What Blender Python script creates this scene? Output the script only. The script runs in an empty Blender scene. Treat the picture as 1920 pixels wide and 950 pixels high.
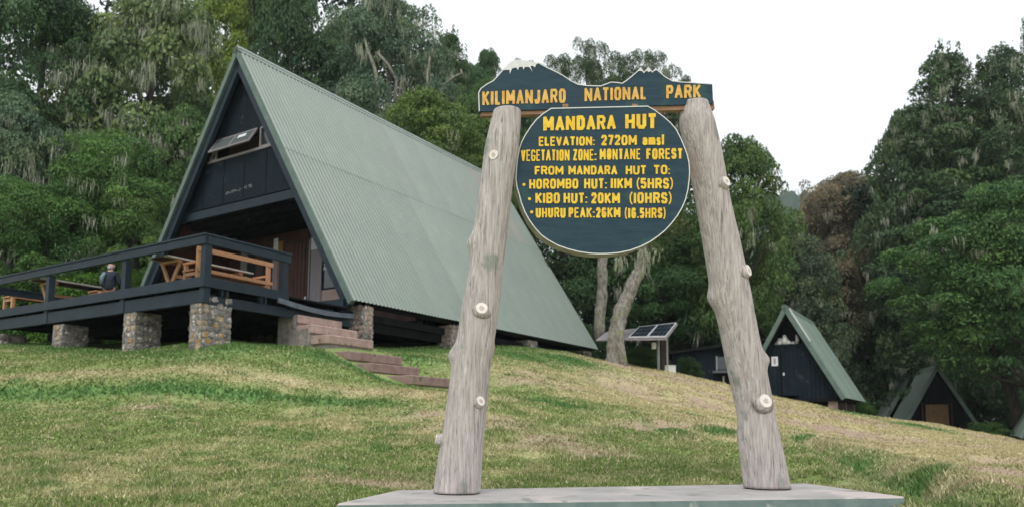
import bpy, math, random
import numpy as np
from mathutils import Vector
random.seed(7)
rng = np.random.default_rng(11)
S = bpy.context.scene
C = S.collection

# ------------------------------------------------------------------ camera, world, sun, exposure
F, PITCH, ROLL, PPY = 1407.0, 0.1122, 0.0046, 641.0
cam = bpy.data.cameras.new("camera")
cam.lens = F / 1920 * 36
cam.shift_y = (PPY - 475) / 1920
cam.clip_start, cam.clip_end = 0.1, 3000
cam.dof.use_dof = True
cam.dof.focus_distance = 6.1
cam.dof.aperture_fstop = 2.2
co = bpy.data.objects.new("camera", cam)
C.objects.link(co)
from mathutils import Matrix
co.matrix_world = Matrix.Rotation(math.pi / 2 + PITCH, 4, 'X') @ Matrix.Rotation(ROLL, 4, 'Z')
S.camera = co

SUN_EL, SUN_AZ = math.radians(52), math.radians(200)      # azimuth clockwise from +Y: behind the camera, a little left
w = bpy.data.worlds.new("World"); S.world = w; w.use_nodes = True
nt = w.node_tree
for n in list(nt.nodes): nt.nodes.remove(n)
wo = nt.nodes.new('ShaderNodeOutputWorld'); bg = nt.nodes.new('ShaderNodeBackground')
sky = nt.nodes.new('ShaderNodeTexSky'); sky.sky_type = 'NISHITA'; sky.sun_disc = False
sky.sun_elevation = SUN_EL; sky.sun_rotation = SUN_AZ
sky.air_density = 1.0; sky.dust_density = 2.0
# thin bright cloud layer over the sky
mx = nt.nodes.new('ShaderNodeMixRGB'); mx.inputs[2].default_value = (11.4, 11.8, 12.1, 1)
tc = nt.nodes.new('ShaderNodeTexCoord'); nz = nt.nodes.new('ShaderNodeTexNoise')
nz.inputs['Scale'].default_value = 1.6; nz.inputs['Detail'].default_value = 3
mr = nt.nodes.new('ShaderNodeMapRange'); mr.inputs['To Min'].default_value = 0.84; mr.inputs['To Max'].default_value = 0.97
nt.links.new(tc.outputs['Generated'], nz.inputs['Vector']); nt.links.new(nz.outputs['Fac'], mr.inputs['Value'])
nt.links.new(mr.outputs[0], mx.inputs[0]); nt.links.new(sky.outputs[0], mx.inputs[1])
nt.links.new(mx.outputs[0], bg.inputs[0]); bg.inputs[1].default_value = 0.1
nt.links.new(bg.outputs[0], wo.inputs[0])
sl = bpy.data.lights.new("sun", 'SUN'); sl.energy = 1.4; sl.angle = math.radians(14); sl.color = (1.0, 0.96, 0.9)
so = bpy.data.objects.new("sun", sl); C.objects.link(so)
sd = Vector((math.sin(SUN_AZ) * math.cos(SUN_EL), math.cos(SUN_AZ) * math.cos(SUN_EL), math.sin(SUN_EL)))
so.rotation_euler = sd.to_track_quat('Z', 'Y').to_euler()
S.view_settings.view_transform = 'Standard'; S.view_settings.look = 'None'
S.view_settings.exposure = 0.10; S.view_settings.gamma = 1.0
S.render.engine = 'CYCLES'
S.cycles.max_bounces = 6; S.cycles.diffuse_bounces = 3; S.cycles.glossy_bounces = 3; S.cycles.transmission_bounces = 4
S.cycles.use_denoising = True

# ------------------------------------------------------------------ placing helpers
cr, sr, cp, sp = math.cos(ROLL), math.sin(ROLL), math.cos(PITCH), math.sin(PITCH)
def ray(px, py):                       # direction of a picture point (1920 x 950), camera at the origin
    a, b = px - 960, py - PPY
    x, y = cr * a + sr * b, -sr * a + cr * b
    x, y = x / F, -y / F
    return np.array([x, cp - y * sp, sp + y * cp])
def P(px, py, Y):
    d = ray(px, py); return d * (Y / d[1])
def onplane(px, py, p0, n):
    d = ray(px, py); return d * (np.dot(p0, n) / np.dot(d, n))
def onz(px, py, z):
    d = ray(px, py); return d * (z / d[2])
def to_px(p):
    X, Y, Z = p[..., 0], p[..., 1], p[..., 2]
    f = Y * cp + Z * sp; u = -Y * sp + Z * cp
    x = X / f * F; y = -u / f * F
    return 960 + cr * x - sr * y, PPY + sr * x + cr * y

# ------------------------------------------------------------------ scene bookkeeping
def tag(o, label=None, cat=None, group=None, kind=None):
    if label: o['label'] = label
    if cat: o['category'] = cat
    if group: o['group'] = group
    if kind: o['kind'] = kind
    return o
def thing(name, label, cat, loc=(0, 0, 0), rz=0.0, group=None):
    o = bpy.data.objects.new(name, None); C.objects.link(o)
    o.location = loc; o.rotation_euler = (0, 0, rz); o.empty_display_size = 0.3
    return tag(o, label, cat, group)
def link(name, me, parent=None, loc=None, rot=None):
    o = bpy.data.objects.new(name, me); C.objects.link(o)
    if parent is not None: o.parent = parent
    if loc is not None: o.location = loc
    if rot is not None: o.rotation_euler = rot
    return o
def mesh_np(name, v, faces, mat, smooth=False, attrs=None):
    """faces: (n,k) int array"""
    v = np.asarray(v, dtype=np.float32); faces = np.asarray(faces, dtype=np.int32)
    me = bpy.data.meshes.new(name); n, k = faces.shape
    me.vertices.add(len(v)); me.vertices.foreach_set('co', v.ravel())
    me.loops.add(n * k); me.loops.foreach_set('vertex_index', faces.ravel())
    me.polygons.add(n); me.polygons.foreach_set('loop_start', np.arange(0, n * k, k, dtype=np.int32))
    me.polygons.foreach_set('loop_total', np.full(n, k, dtype=np.int32))
    if smooth: me.polygons.foreach_set('use_smooth', np.ones(n, dtype=bool))
    me.update(calc_edges=True)
    if attrs:
        for an, av in attrs.items():
            if av.ndim == 1:
                a = me.attributes.new(an, 'FLOAT', 'POINT'); a.data.foreach_set('value', av.astype(np.float32))
            else:
                a = me.attributes.new(an, 'FLOAT_COLOR', 'POINT'); a.data.foreach_set('color', av.astype(np.float32).ravel())
    me.materials.append(mat)
    return me

class MB:
    """collects shapes into one mesh"""
    def __init__(s): s.v, s.f = [], []
    def add(s, vs, fs):
        b = len(s.v); s.v += [tuple(map(float, q)) for q in vs]; s.f += [tuple(b + i for i in f) for f in fs]; return s
    def hexa(s, q):                 # 8 corners: bottom four, top four
        return s.add(q, [(0, 3, 2, 1), (4, 5, 6, 7), (0, 1, 5, 4), (1, 2, 6, 5), (2, 3, 7, 6), (3, 0, 4, 7)])
    def box(s, x0, x1, y0, y1, z0, z1):
        return s.hexa([(x0, y0, z0), (x1, y0, z0), (x1, y1, z0), (x0, y1, z0), (x0, y0, z1), (x1, y0, z1), (x1, y1, z1), (x0, y1, z1)])
    def bar(s, a, b, w_, h_, up=(0, 0, 1)):     # beam from a to b, w_ sideways, h_ along up
        a, b = Vector(a), Vector(b); d = (b - a).normalized(); u = Vector(up)
        r = d.cross(u).normalized(); u = r.cross(d).normalized()
        q = []
        for p in (a, b):
            q += [p - r * w_ / 2 - u * h_ / 2, p + r * w_ / 2 - u * h_ / 2, p + r * w_ / 2 + u * h_ / 2, p - r * w_ / 2 + u * h_ / 2]
        return s.hexa([q[0], q[1], q[5], q[4], q[3], q[2], q[6], q[7]])
    def prism(s, pts, off):          # pts: polygon in 3-D, off: extrusion vector
        n = len(pts); a = [Vector(p) for p in pts]; o = Vector(off); b = [p + o for p in a]
        s.add(a + b, [tuple(range(n)), tuple(range(2 * n - 1, n - 1, -1))] + [(i, i + n, (i + 1) % n + n, (i + 1) % n) for i in range(n)]); return s
    def tube(s, path, radii, seg=8, wob=0.0, caps=True):
        path = [Vector(p) for p in path]; rings = []
        for i, p in enumerate(path):
            d = (path[min(i + 1, len(path) - 1)] - path[max(i - 1, 0)]).normalized()
            u = Vector((0, 1, 0)) if abs(d.y) < 0.9 else Vector((1, 0, 0))
            r = d.cross(u).normalized(); u2 = r.cross(d)
            rr = radii[i] if hasattr(radii, '__len__') else radii
            rings.append([p + (r * math.cos(2 * math.pi * k / seg) + u2 * math.sin(2 * math.pi * k / seg)) * rr * (1 + random.uniform(-wob, wob)) for k in range(seg)])
        vs = [q for ring in rings for q in ring]; fs = []
        for i in range(len(rings) - 1):
            for k in range(seg):
                a, b = i * seg + k, i * seg + (k + 1) % seg
                fs.append((a, b, b + seg, a + seg))
        if caps: fs += [tuple(range(seg - 1, -1, -1)), tuple(range(len(vs) - seg, len(vs)))]
        return s.add(vs, fs)
    def mesh(s, name, mat, smooth=False, bevel=0.0):
        me = bpy.data.meshes.new(name); me.from_pydata(s.v, [], s.f)
        import bmesh
        bm = bmesh.new(); bm.from_mesh(me)
        bmesh.ops.recalc_face_normals(bm, faces=bm.faces)
        if bevel:
            bmesh.ops.bevel(bm, geom=[e for e in bm.edges if e.is_manifold and e.calc_face_angle(0) > 0.4], offset=bevel, segments=1, affect='EDGES')
        bm.to_mesh(me); bm.free()
        if smooth: me.polygons.foreach_set('use_smooth', [True] * len(me.polygons))
        me.materials.append(mat); me.update(); return me
    def build(s, name, mat, parent=None, smooth=False, bevel=0.0):
        return link(name, s.mesh(name, mat, smooth, bevel), parent)

# ------------------------------------------------------------------ materials
def new_mat(name):
    m = bpy.data.materials.new(name); m.use_nodes = True
    t = m.node_tree; return m, t, t.nodes['Principled BSDF']
def N(t, typ, **kw):
    n = t.nodes.new(typ)
    for k, v in kw.items(): setattr(n, k, v)
    return n
def surf(name, c1, c2, scale=3.0, stretch=(1, 1, 1), rough=0.7, bump=0.3, bscale=None, spec=0.3, detail=6, objvar=0.0, speck=None, lo=0.3, hi=0.7, metal=0.0, bdist=0.02, tint=False, world=False, fiss=0):
    """two-tone noise surface with fine relief; objvar varies brightness per object; speck adds spots (colour, scale, threshold)"""
    m, t, b = new_mat(name); L = t.links.new
    tc = N(t, 'ShaderNodeTexCoord'); mp = N(t, 'ShaderNodeMapping'); mp.inputs['Scale'].default_value = stretch
    geo = N(t, 'ShaderNodeNewGeometry'); COORD = geo.outputs['Position'] if world else tc.outputs['Object']
    L(COORD, mp.inputs['Vector'])
    n = N(t, 'ShaderNodeTexNoise'); n.inputs['Scale'].default_value = scale; n.inputs['Detail'].default_value = detail; n.inputs['Roughness'].default_value = 0.62
    L(mp.outputs[0], n.inputs['Vector'])
    r = N(t, 'ShaderNodeValToRGB'); r.color_ramp.elements[0].position = lo; r.color_ramp.elements[1].position = hi
    r.color_ramp.elements[0].color = (*c1, 1); r.color_ramp.elements[1].color = (*c2, 1)
    L(n.outputs['Fac'], r.inputs[0]); out = r.outputs[0]
    if speck:
        for (sc_, ss, th) in (speck if isinstance(speck, list) else [speck]):
            n2 = N(t, 'ShaderNodeTexNoise'); n2.inputs['Scale'].default_value = ss; n2.inputs['Detail'].default_value = 4
            L(COORD, n2.inputs['Vector'])
            q = N(t, 'ShaderNodeMapRange'); q.inputs['From Min'].default_value = th; q.inputs['From Max'].default_value = th + 0.06
            L(n2.outputs['Fac'], q.inputs['Value'])
            mm = N(t, 'ShaderNodeMixRGB'); mm.inputs[2].default_value = (*sc_, 1)
            L(q.outputs[0], mm.inputs[0]); L(out, mm.inputs[1]); out = mm.outputs[0]
    if fiss:
        m3 = N(t, 'ShaderNodeMapping'); m3.inputs['Scale'].default_value = (26, 26, 1.5); L(COORD, m3.inputs[0])
        n3 = N(t, 'ShaderNodeTexNoise'); n3.inputs['Scale'].default_value = 2.2; n3.inputs['Detail'].default_value = 5; n3.inputs['Roughness'].default_value = .7; L(m3.outputs[0], n3.inputs[0])
        q = N(t, 'ShaderNodeMapRange'); q.inputs['From Min'].default_value = .34; q.inputs['From Max'].default_value = .43; q.inputs['To Min'].default_value = fiss; q.inputs['To Max'].default_value = 1.0
        L(n3.outputs['Fac'], q.inputs['Value']); mm = N(t, 'ShaderNodeMixRGB', blend_type='MULTIPLY'); mm.inputs[0].default_value = 1
        L(out, mm.inputs[1]); L(q.outputs[0], mm.inputs[2]); out = mm.outputs[0]
    if objvar:
        oi = N(t, 'ShaderNodeObjectInfo'); q = N(t, 'ShaderNodeMapRange'); q.inputs['To Min'].default_value = 1 - objvar; q.inputs['To Max'].default_value = 1 + objvar
        L(oi.outputs['Random'], q.inputs['Value']); mm = N(t, 'ShaderNodeMixRGB', blend_type='MULTIPLY'); mm.inputs[0].default_value = 1
        L(out, mm.inputs[1]); L(q.outputs[0], mm.inputs[2]); out = mm.outputs[0]
    if tint:
        oi = N(t, 'ShaderNodeObjectInfo'); mm = N(t, 'ShaderNodeMixRGB', blend_type='MULTIPLY'); mm.inputs[0].default_value = 1
        L(out, mm.inputs[1]); L(oi.outputs['Color'], mm.inputs[2]); out = mm.outputs[0]
    L(out, b.inputs['Base Color'])
    b.inputs['Roughness'].default_value = rough; b.inputs['Specular IOR Level'].default_value = spec; b.inputs['Metallic'].default_value = metal
    if bump:
        nb = N(t, 'ShaderNodeTexNoise'); nb.inputs['Scale'].default_value = bscale or scale * 4; nb.inputs['Detail'].default_value = 6
        L(mp.outputs[0], nb.inputs['Vector'])
        bp = N(t, 'ShaderNodeBump'); bp.inputs['Strength'].default_value = bump; bp.inputs['Distance'].default_value = bdist
        L(nb.outputs['Fac'], bp.inputs['Height']); L(bp.outputs[0], b.inputs['Normal'])
    return m
M = {}
HAZE = 0.00035
M['bark_post'] = surf('weathered_post_wood', (0.37, 0.325, 0.315), (0.70, 0.63, 0.61), 6, (8, 8, 0.6), 0.9, 1.0, 9, 0.12, speck=[((0.50, 0.42, 0.39), 2.2, 0.60), ((0.33, 0.335, 0.31), 3.1, 0.61), ((.60,.56,.54), 7, .66)], bdist=0.03, fiss=.46)
M['cut'] = surf('cut_wood', (0.74, 0.64, 0.58), (0.86, 0.81, 0.78), 30, rough=0.8, bump=0.2)
M['ring'] = surf('cut_wood_heart', (0.48, 0.39, 0.36), (0.62, 0.54, 0.50), 40, rough=0.8, bump=0.2)
M['board'] = surf('slate_blue_paint', (0.017, 0.042, 0.062), (0.031, 0.065, 0.090), 4, (1, 1, 6), 0.55, 0.3, 14, 0.22, speck=((0.030, 0.075, 0.085), 5, 0.6), bdist=0.008)
M['white_paint'] = surf('white_paint', (0.62, 0.63, 0.63), (0.78, 0.78, 0.77), 20, rough=0.6, bump=0.2)
M['yellow'] = surf('yellow_letter_paint', (0.78, 0.47, 0.035), (0.90, 0.62, 0.05), 18, rough=0.55, bump=0.1, lo=0.35, hi=0.6)
M['amber'] = surf('faded_amber_letter_paint', (0.62, 0.33, 0.06), (0.80, 0.50, 0.12), 22, rough=0.6, bump=0.1, lo=0.35, hi=0.6)
M['batten'] = surf('brown_batten_wood', (0.22, 0.12, 0.07), (0.40, 0.25, 0.16), 6, (1, 4, 8), rough=0.8)
M['edge_wood'] = surf('weathered_disc_edge', (0.24, 0.22, 0.17), (0.42, 0.39, 0.32), 10, rough=0.85, bump=0.5)
M['slab'] = surf('concrete_top', (0.30, 0.29, 0.28), (0.46, 0.43, 0.42), 2.2, rough=0.85, bump=0.5, bscale=22, speck=[((0.50, 0.44, 0.42), 1.3, 0.56), ((0.24, 0.25, 0.24), 4.5, 0.61), ((0.20, 0.19, 0.16), 1.9, 0.66)], bdist=0.01)
M['slab_side'] = surf('green_washed_plinth_paint', (0.13, 0.19, 0.19), (0.22, 0.28, 0.27), 5, rough=0.8, bump=0.3, speck=((0.5, 0.52, 0.5), 4, 0.66))
M['roof'] = surf('green_painted_roof_metal', (0.185, 0.232, 0.202), (0.240, 0.290, 0.254), 0.8, (1, 1, 0.5), 0.42, 0.0, spec=0.5, objvar=0.045, tint=True, speck=((0.23, 0.27, 0.22), 2.4, 0.66))
M['roof_dark'] = surf('dark_green_roof_metal', (0.130, 0.180, 0.150), (0.190, 0.245, 0.205), 1.5, (1, 1, 0.5), 0.5, 0.0, spec=0.45, objvar=0.06, tint=True)
M['trim_green'] = surf('green_trim_metal', (0.09, 0.135, 0.12), (0.14, 0.19, 0.165), 3, rough=0.5, bump=0.1)
M['blue_black'] = surf('blue_black_timber', (0.005, 0.011, 0.017), (0.012, 0.021, 0.031), 2.5, (1, 1, 1), 0.7, 0.4, 18, 0.12, objvar=0.18, speck=((0.030, 0.043, 0.054), 3.3, 0.64), bdist=0.01)
M['rail_blue'] = surf('blue_grey_rail_paint', (0.009, 0.019, 0.029), (0.018, 0.032, 0.047), 3, rough=0.55, bump=0.3, bscale=20, spec=0.25, objvar=0.12, bdist=0.008)
M['worn_rail'] = surf('worn_blue_plank', (0.05, 0.07, 0.10), (0.15, 0.17, 0.20), 4, (1, 1, 1), 0.5, 0.3)
M['dark_under'] = surf('dark_underside_timber', (0.008, 0.009, 0.010), (0.018, 0.018, 0.019), 3, rough=0.9, bump=0.3, objvar=0.2, spec=0.05)  # near-black base puts the shade under hut and deck into the colour
M['red_wood'] = surf('red_brown_planks', (0.036, 0.014, 0.010), (0.085, 0.032, 0.019), 3, (4, 4, 0.6), 0.6, 0.3, objvar=0.25)
M['brown_post'] = surf('orange_brown_timber', (0.20, 0.09, 0.03), (0.32, 0.16, 0.06), 4, (4, 4, 0.6), 0.6, 0.3)
M['grey_jamb'] = surf('pinkish_grey_timber', (0.20, 0.175, 0.185), (0.30, 0.265, 0.28), 4, (5, 5, 0.5), 0.6, 0.2)
M['pink_panel'] = surf('pinkish_board', (0.34, 0.23, 0.20), (0.45, 0.33, 0.29), 4, rough=0.6, bump=0.2)
M['orange_wood'] = surf('orange_varnished_wood', (0.36, 0.165, 0.075), (0.54, 0.27, 0.13), 5, (3, 3, 3), 0.45, 0.2, spec=0.4, objvar=0.1)
M['pale_plank'] = surf('pale_table_plank', (0.36, 0.33, 0.31), (0.52, 0.47, 0.44), 5, rough=0.6, bump=0.2, objvar=0.1)
M['table_dark'] = surf('dark_table_underside', (0.05, 0.028, 0.02), (0.09, 0.055, 0.04), 5, rough=0.7, bump=0.2)
M['paper'] = surf('white_paper', (0.66, 0.66, 0.70), (0.76, 0.76, 0.80), 3, rough=0.8, bump=0)
M['print'] = surf('printed_ink', (0.25, 0.24, 0.27), (0.45, 0.40, 0.42), 9, rough=0.8, bump=0)
M['mortar'] = surf('pillar_mortar', (0.10, 0.09, 0.085), (0.36, 0.32, 0.29), 9, rough=0.9, bump=0.8, world=True, speck=((0.45, 0.28, 0.08), 6, 0.63))
M['stone'] = surf('pillar_stone', (0.13, 0.12, 0.115), (0.36, 0.33, 0.31), 7, rough=0.9, bump=0.8, objvar=0.42, world=True, lo=.36, hi=.64, speck=[((0.56, 0.50, 0.47), 11, 0.58), ((0.40, 0.26, 0.10), 6, 0.67)])
M['stone_lichen'] = surf('orange_lichened_stone', (0.20, 0.18, 0.16), (0.40, 0.34, 0.28), 7, speck=[((0.46, 0.25, 0.065), 9, 0.50), ((0.50, 0.42, 0.34), 13, 0.56)], rough=0.9, bump=0.6, objvar=0.2, world=True)
M['stone_pink'] = surf('pinkish_pillar_stone', (0.27, 0.19, 0.165), (0.48, 0.37, 0.33), 6, rough=0.85, bump=0.6, objvar=0.3, world=True, speck=[((0.13, 0.13, 0.13), 6, 0.60), ((.55,.5,.46), 8, .64)])
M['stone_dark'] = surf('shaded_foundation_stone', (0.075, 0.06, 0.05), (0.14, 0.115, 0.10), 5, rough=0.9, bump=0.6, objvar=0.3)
M['step'] = surf('pinkish_concrete_step', (0.33, 0.225, 0.195), (0.52, 0.385, 0.34), 5, rough=0.9, bump=0.6, bscale=30, objvar=0.12, speck=((0.18, 0.14, 0.125), 6, 0.62))
M['step_low'] = surf('reddish_earthy_step', (0.21, 0.135, 0.12), (0.36, 0.25, 0.225), 5, rough=0.9, bump=0.6, bscale=30, speck=((0.12, 0.13, 0.06), 5, 0.64))
M['step_side'] = surf('rough_grey_step_side', (0.15, 0.13, 0.12), (0.36, 0.32, 0.30), 7, rough=0.95, bump=1.0)
M['trunk_pale'] = surf('pale_lichened_bark', (0.10, 0.092, 0.08), (0.42, 0.39, 0.34), 4.5, (3, 3, 1.1), 0.9, 1.0, 10, 0.1, speck=((0.24, 0.29, 0.12), 3, 0.6), bdist=0.05)
M['trunk_dark'] = surf('dark_bark', (0.035, 0.032, 0.026), (0.10, 0.09, 0.075), 3, (3, 3, 0.8), 0.9, 1.0, 10, 0.1, bdist=0.05)
M['metal_grey'] = surf('grey_painted_metal', (0.26, 0.27, 0.27), (0.38, 0.39, 0.39), 4, rough=0.5, bump=0)
M['rusty_roof'] = surf('pinkish_grey_sheet', (0.20, 0.18, 0.19), (0.31, 0.28, 0.30), 3, rough=0.5, bump=0)
M['cell'] = surf('solar_cell', (0.012, 0.018, 0.034), (0.02, 0.028, 0.05), 30, rough=0.12, bump=0, spec=0.6)
M['alu'] = surf('aluminium', (0.62, 0.63, 0.65), (0.72, 0.73, 0.75), 5, rough=0.35, bump=0, metal=0.3)
M['white_box'] = surf('white_plastic', (0.52, 0.53, 0.5), (0.62, 0.62, 0.6), 5, rough=0.5, bump=0)
M['door_wood'] = surf('warm_door_wood', (0.16, 0.09, 0.04), (0.27, 0.16, 0.07), 4, (4, 4, 0.7), 0.6, 0.3)
M['skin'] = surf('skin', (0.50, 0.29, 0.235), (0.58, 0.36, 0.30), 20, rough=0.5, bump=0)
M['hair'] = surf('short_grey_hair', (0.30, 0.28, 0.27), (0.42, 0.40, 0.39), 60, rough=0.8, bump=0.4)
M['jacket'] = surf('navy_jacket_cloth', (0.014, 0.022, 0.034), (0.026, 0.038, 0.055), 12, rough=0.75, bump=0.4)
M['jacket_pale'] = surf('pale_blue_jacket_panel', (0.14, 0.20, 0.27), (0.24, 0.30, 0.38), 12, rough=0.75, bump=0.3)
M['trouser'] = surf('dark_trouser_cloth', (0.02, 0.02, 0.022), (0.04, 0.04, 0.04), 12, rough=0.8, bump=0.3)
def glass_mat():
    m, t, b = new_mat('window_glass')
    b.inputs['Base Color'].default_value = (0.03, 0.04, 0.045, 1); b.inputs['Roughness'].default_value = 0.06
    b.inputs['Specular IOR Level'].default_value = 0.7
    return m
M['glass'] = glass_mat()
def sash_glass_mat():
    m, t, b = new_mat('sky_grey_sash_glass')
    b.inputs['Base Color'].default_value = (0.12, 0.14, 0.14, 1); b.inputs['Roughness'].default_value = 0.15  # grey base stands in for sky reflected in the panes
    b.inputs['Specular IOR Level'].default_value = 0.8
    return m
M['sash'] = sash_glass_mat()
def leaf_mat(name, trans=0.22):
    m, t, b = new_mat(name); L = t.links.new
    oi = N(t, 'ShaderNodeObjectInfo'); at = N(t, 'ShaderNodeAttribute'); at.attribute_name = 'rnd'
    rp = N(t, 'ShaderNodeValToRGB'); e = rp.color_ramp.elements
    e[0].position = 0.0; e[0].color = (0.50, 0.62, 0.72, 1); e[1].position = 1.0; e[1].color = (1.60, 1.45, 1.15, 1)
    k = rp.color_ramp.elements.new(0.5); k.color = (0.95, 1.0, 0.95, 1)
    L(at.outputs['Fac'], rp.inputs[0])
    mm = N(t, 'ShaderNodeMixRGB', blend_type='MULTIPLY'); mm.inputs[0].default_value = 1
    L(oi.outputs['Color'], mm.inputs[1]); L(rp.outputs[0], mm.inputs[2]); L(mm.outputs[0], b.inputs['Base Color'])
    b.inputs['Roughness'].default_value = 0.6; b.inputs['Specular IOR Level'].default_value = 0.25
    tr = N(t, 'ShaderNodeBsdfTranslucent'); L(mm.outputs[0], tr.inputs['Color'])
    ms = N(t, 'ShaderNodeMixShader'); ms.inputs[0].default_value = trans
    L(b.outputs[0], ms.inputs[1]); L(tr.outputs[0], ms.inputs[2]); L(ms.outputs[0], t.nodes['Material Output'].inputs['Surface'])
    return m
M['leaf'] = leaf_mat('leaf')
def attr_mat(name, rough=0.85, bump=0.0, trans=0.0):
    m, t, b = new_mat(name); L = t.links.new
    at = N(t, 'ShaderNodeAttribute'); at.attribute_name = 'col'
    out = at.outputs['Color']
    if bump:
        tc = N(t, 'ShaderNodeTexCoord')
        n = N(t, 'ShaderNodeTexNoise'); n.inputs['Scale'].default_value = 38; n.inputs['Detail'].default_value = 6; n.inputs['Roughness'].default_value = 0.75
        mp = N(t, 'ShaderNodeMapping'); mp.inputs['Scale'].default_value = (0.7, 0.35, 1); L(tc.outputs['Object'], mp.inputs[0]); L(mp.outputs[0], n.inputs[0])
        q = N(t, 'ShaderNodeMapRange'); q.inputs['From Min'].default_value = 0.3; q.inputs['From Max'].default_value = 0.7; q.inputs['To Min'].default_value = 0.5; q.inputs['To Max'].default_value = 1.5
        L(n.outputs['Fac'], q.inputs['Value'])
        mm = N(t, 'ShaderNodeMixRGB', blend_type='MULTIPLY'); mm.inputs[0].default_value = 1; L(out, mm.inputs[1]); L(q.outputs[0], mm.inputs[2]); out = mm.outputs[0]
        bp = N(t, 'ShaderNodeBump'); bp.inputs['Strength'].default_value = bump; bp.inputs['Distance'].default_value = 0.03
        L(n.outputs['Fac'], bp.inputs['Height']); L(bp.outputs[0], b.inputs['Normal'])
    L(out, b.inputs['Base Color']); b.inputs['Roughness'].default_value = rough; b.inputs['Specular IOR Level'].default_value = 0.15
    if trans:
        tr = N(t, 'ShaderNodeBsdfTranslucent'); L(out, tr.inputs['Color']); ms = N(t, 'ShaderNodeMixShader'); ms.inputs[0].default_value = trans
        L(b.outputs[0], ms.inputs[1]); L(tr.outputs[0], ms.inputs[2]); L(ms.outputs[0], t.nodes['Material Output'].inputs['Surface'])
    return m
M['ground'] = attr_mat('ground_turf', 0.95, 0.6)
M['blade'] = attr_mat('grass_blade', 0.7, 0.0, 0.25)
M['lichen'] = surf('pale_hanging_lichen', (0.23, 0.255, 0.18), (0.44, 0.455, 0.35), 3, rough=0.95, bump=0, spec=0.1)

# ------------------------------------------------------------------ hut frames
TH = 0.5659
U = np.array([math.sin(TH), math.cos(TH), 0.0]); V = np.array([-math.cos(TH), math.sin(TH), 0.0])
HW, ZE, ZA, HL, ZD = 5.343, 3.325, 11.896, 14.82, 3.13        # half width, eave, apex, length, deck level
O = np.array([-8.7397, 22.5649, 0.0])                          # under the front apex
def hl(x, y, z=0.0): return O - V * x + U * y + np.array([0, 0, z])
def to_local(p):
    d = np.asarray(p) - O; return (-np.dot(d, V), np.dot(d, U), d[2])
def on_front(px, py, yl):                                      # picture point onto the hut's cross plane y = yl -> local x, z
    q = to_local(onplane(px, py, hl(0, yl), U)); return q[0], q[2]
def on_side(px, py, xl):                                       # onto the plane x = xl -> local y, z
    q = to_local(onplane(px, py, hl(xl, 0), V)); return q[1], q[2]

# ------------------------------------------------------------------ ground height
def zrow(px, py, Y): return P(px, py, Y)
ctrl = []
for a in [(-3, 5, -0.95), (0, 5, -0.95), (4, 5, -0.98), (0, 3.5, -1.2), (0, 0, -1.6), (8, 4, -1.2), (-8, 4, -1.1), (0, -8, -2.0), (-12, -6, -2.0), (12, -6, -2.1)]: ctrl.append(a)
for px, py, Y in [(0, 946, 6.4), (300, 946, 6.3), (560, 946, 6.2), (745, 921, 6.7), (1130, 914, 7.2), (1510, 908, 7.7), (1720, 945, 6.0), (1900, 946, 6.1),
                  (0, 860, 8.7), (500, 862, 8.6), (1000, 862, 8.8), (1500, 872, 9.0), (1900, 885, 9.3),
                  (0, 800, 10.9), (450, 800, 10.8), (850, 805, 11.0), (1150, 812, 11.4), (1600, 850, 12.0), (1900, 858, 12.5),
                  (0, 754, 12.9), (400, 757, 12.8), (750, 758, 13.0), (980, 765, 13.6), (1250, 785, 15), (1600, 820, 17), (1900, 843, 18),
                  (0, 700, 15.0), (300, 690, 15.2), (550, 690, 15.3), (770, 712, 15.6), (860, 722, 15.8), (1000, 722, 17.5), (1250, 745, 21), (1600, 792, 24), (1900, 834, 25),
                  (408, 656, 16.05), (245, 657, 17.7), (112, 652, 19.3), (5, 646, 21.2), (560, 652, 17.9), (690, 655, 19.8), (858, 655, 23.3), (1000, 653, 27.5), (1100, 668, 31.2),
                  (700, 657, 17.3), (760, 678, 17.2), (800, 699, 17.0), (852, 722, 16.4), (675, 668, 16.6), (740, 700, 15.9), (620, 655, 17.0), (1000, 690, 22), (1140, 677, 28.5), (1290, 701, 30), (1390, 727, 31), (1450, 745, 31), (1560, 765, 31), (1640, 781, 32), (1750, 797, 33), (1920, 835, 32)]:
    ctrl.append(tuple(P(px, py, Y)))
for x, y, z in [(-20, 20, 2.6), (-25, 12, 1.0), (-24, 30, 3.2), (-14, 32, 3.0), (-6, 38, 3.1), (-25, 45, 5.0), (-5, 50, 4.5), (6, 46, 2.6), (14, 45, 0.5), (20, 40, -0.9), (27, 44, -1.9), (34, 38, -2.2),
                (30, 60, -2), (10, 65, 1.5), (-20, 65, 7), (45, 20, -2.4), (40, 55, -3), (30, 10, -1.9), (-30, 0, -1.0)]: ctrl.append((x, y, z))
ctrl = np.array(ctrl)
def _phi(r2): return 0.5 * r2 * np.log(r2 + 1e-9)
_n = len(ctrl); _K = _phi(((ctrl[:, None, :2] - ctrl[None, :, :2]) ** 2).sum(-1)) + np.eye(_n) * 0.4
_Pm = np.c_[np.ones(_n), ctrl[:, :2]]
_A = np.block([[_K, _Pm], [_Pm.T, np.zeros((3, 3))]])
_w = np.linalg.solve(_A, np.r_[ctrl[:, 2], 0, 0, 0])
def tps(x, y):
    x = np.asarray(x, float); y = np.asarray(y, float); out = _w[_n] + _w[_n + 1] * x + _w[_n + 2] * y
    for i in range(_n): out = out + _w[i] * _phi((x - ctrl[i, 0]) ** 2 + (y - ctrl[i, 1]) ** 2)
    return out
_NG = rng.random((256, 256))
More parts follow.
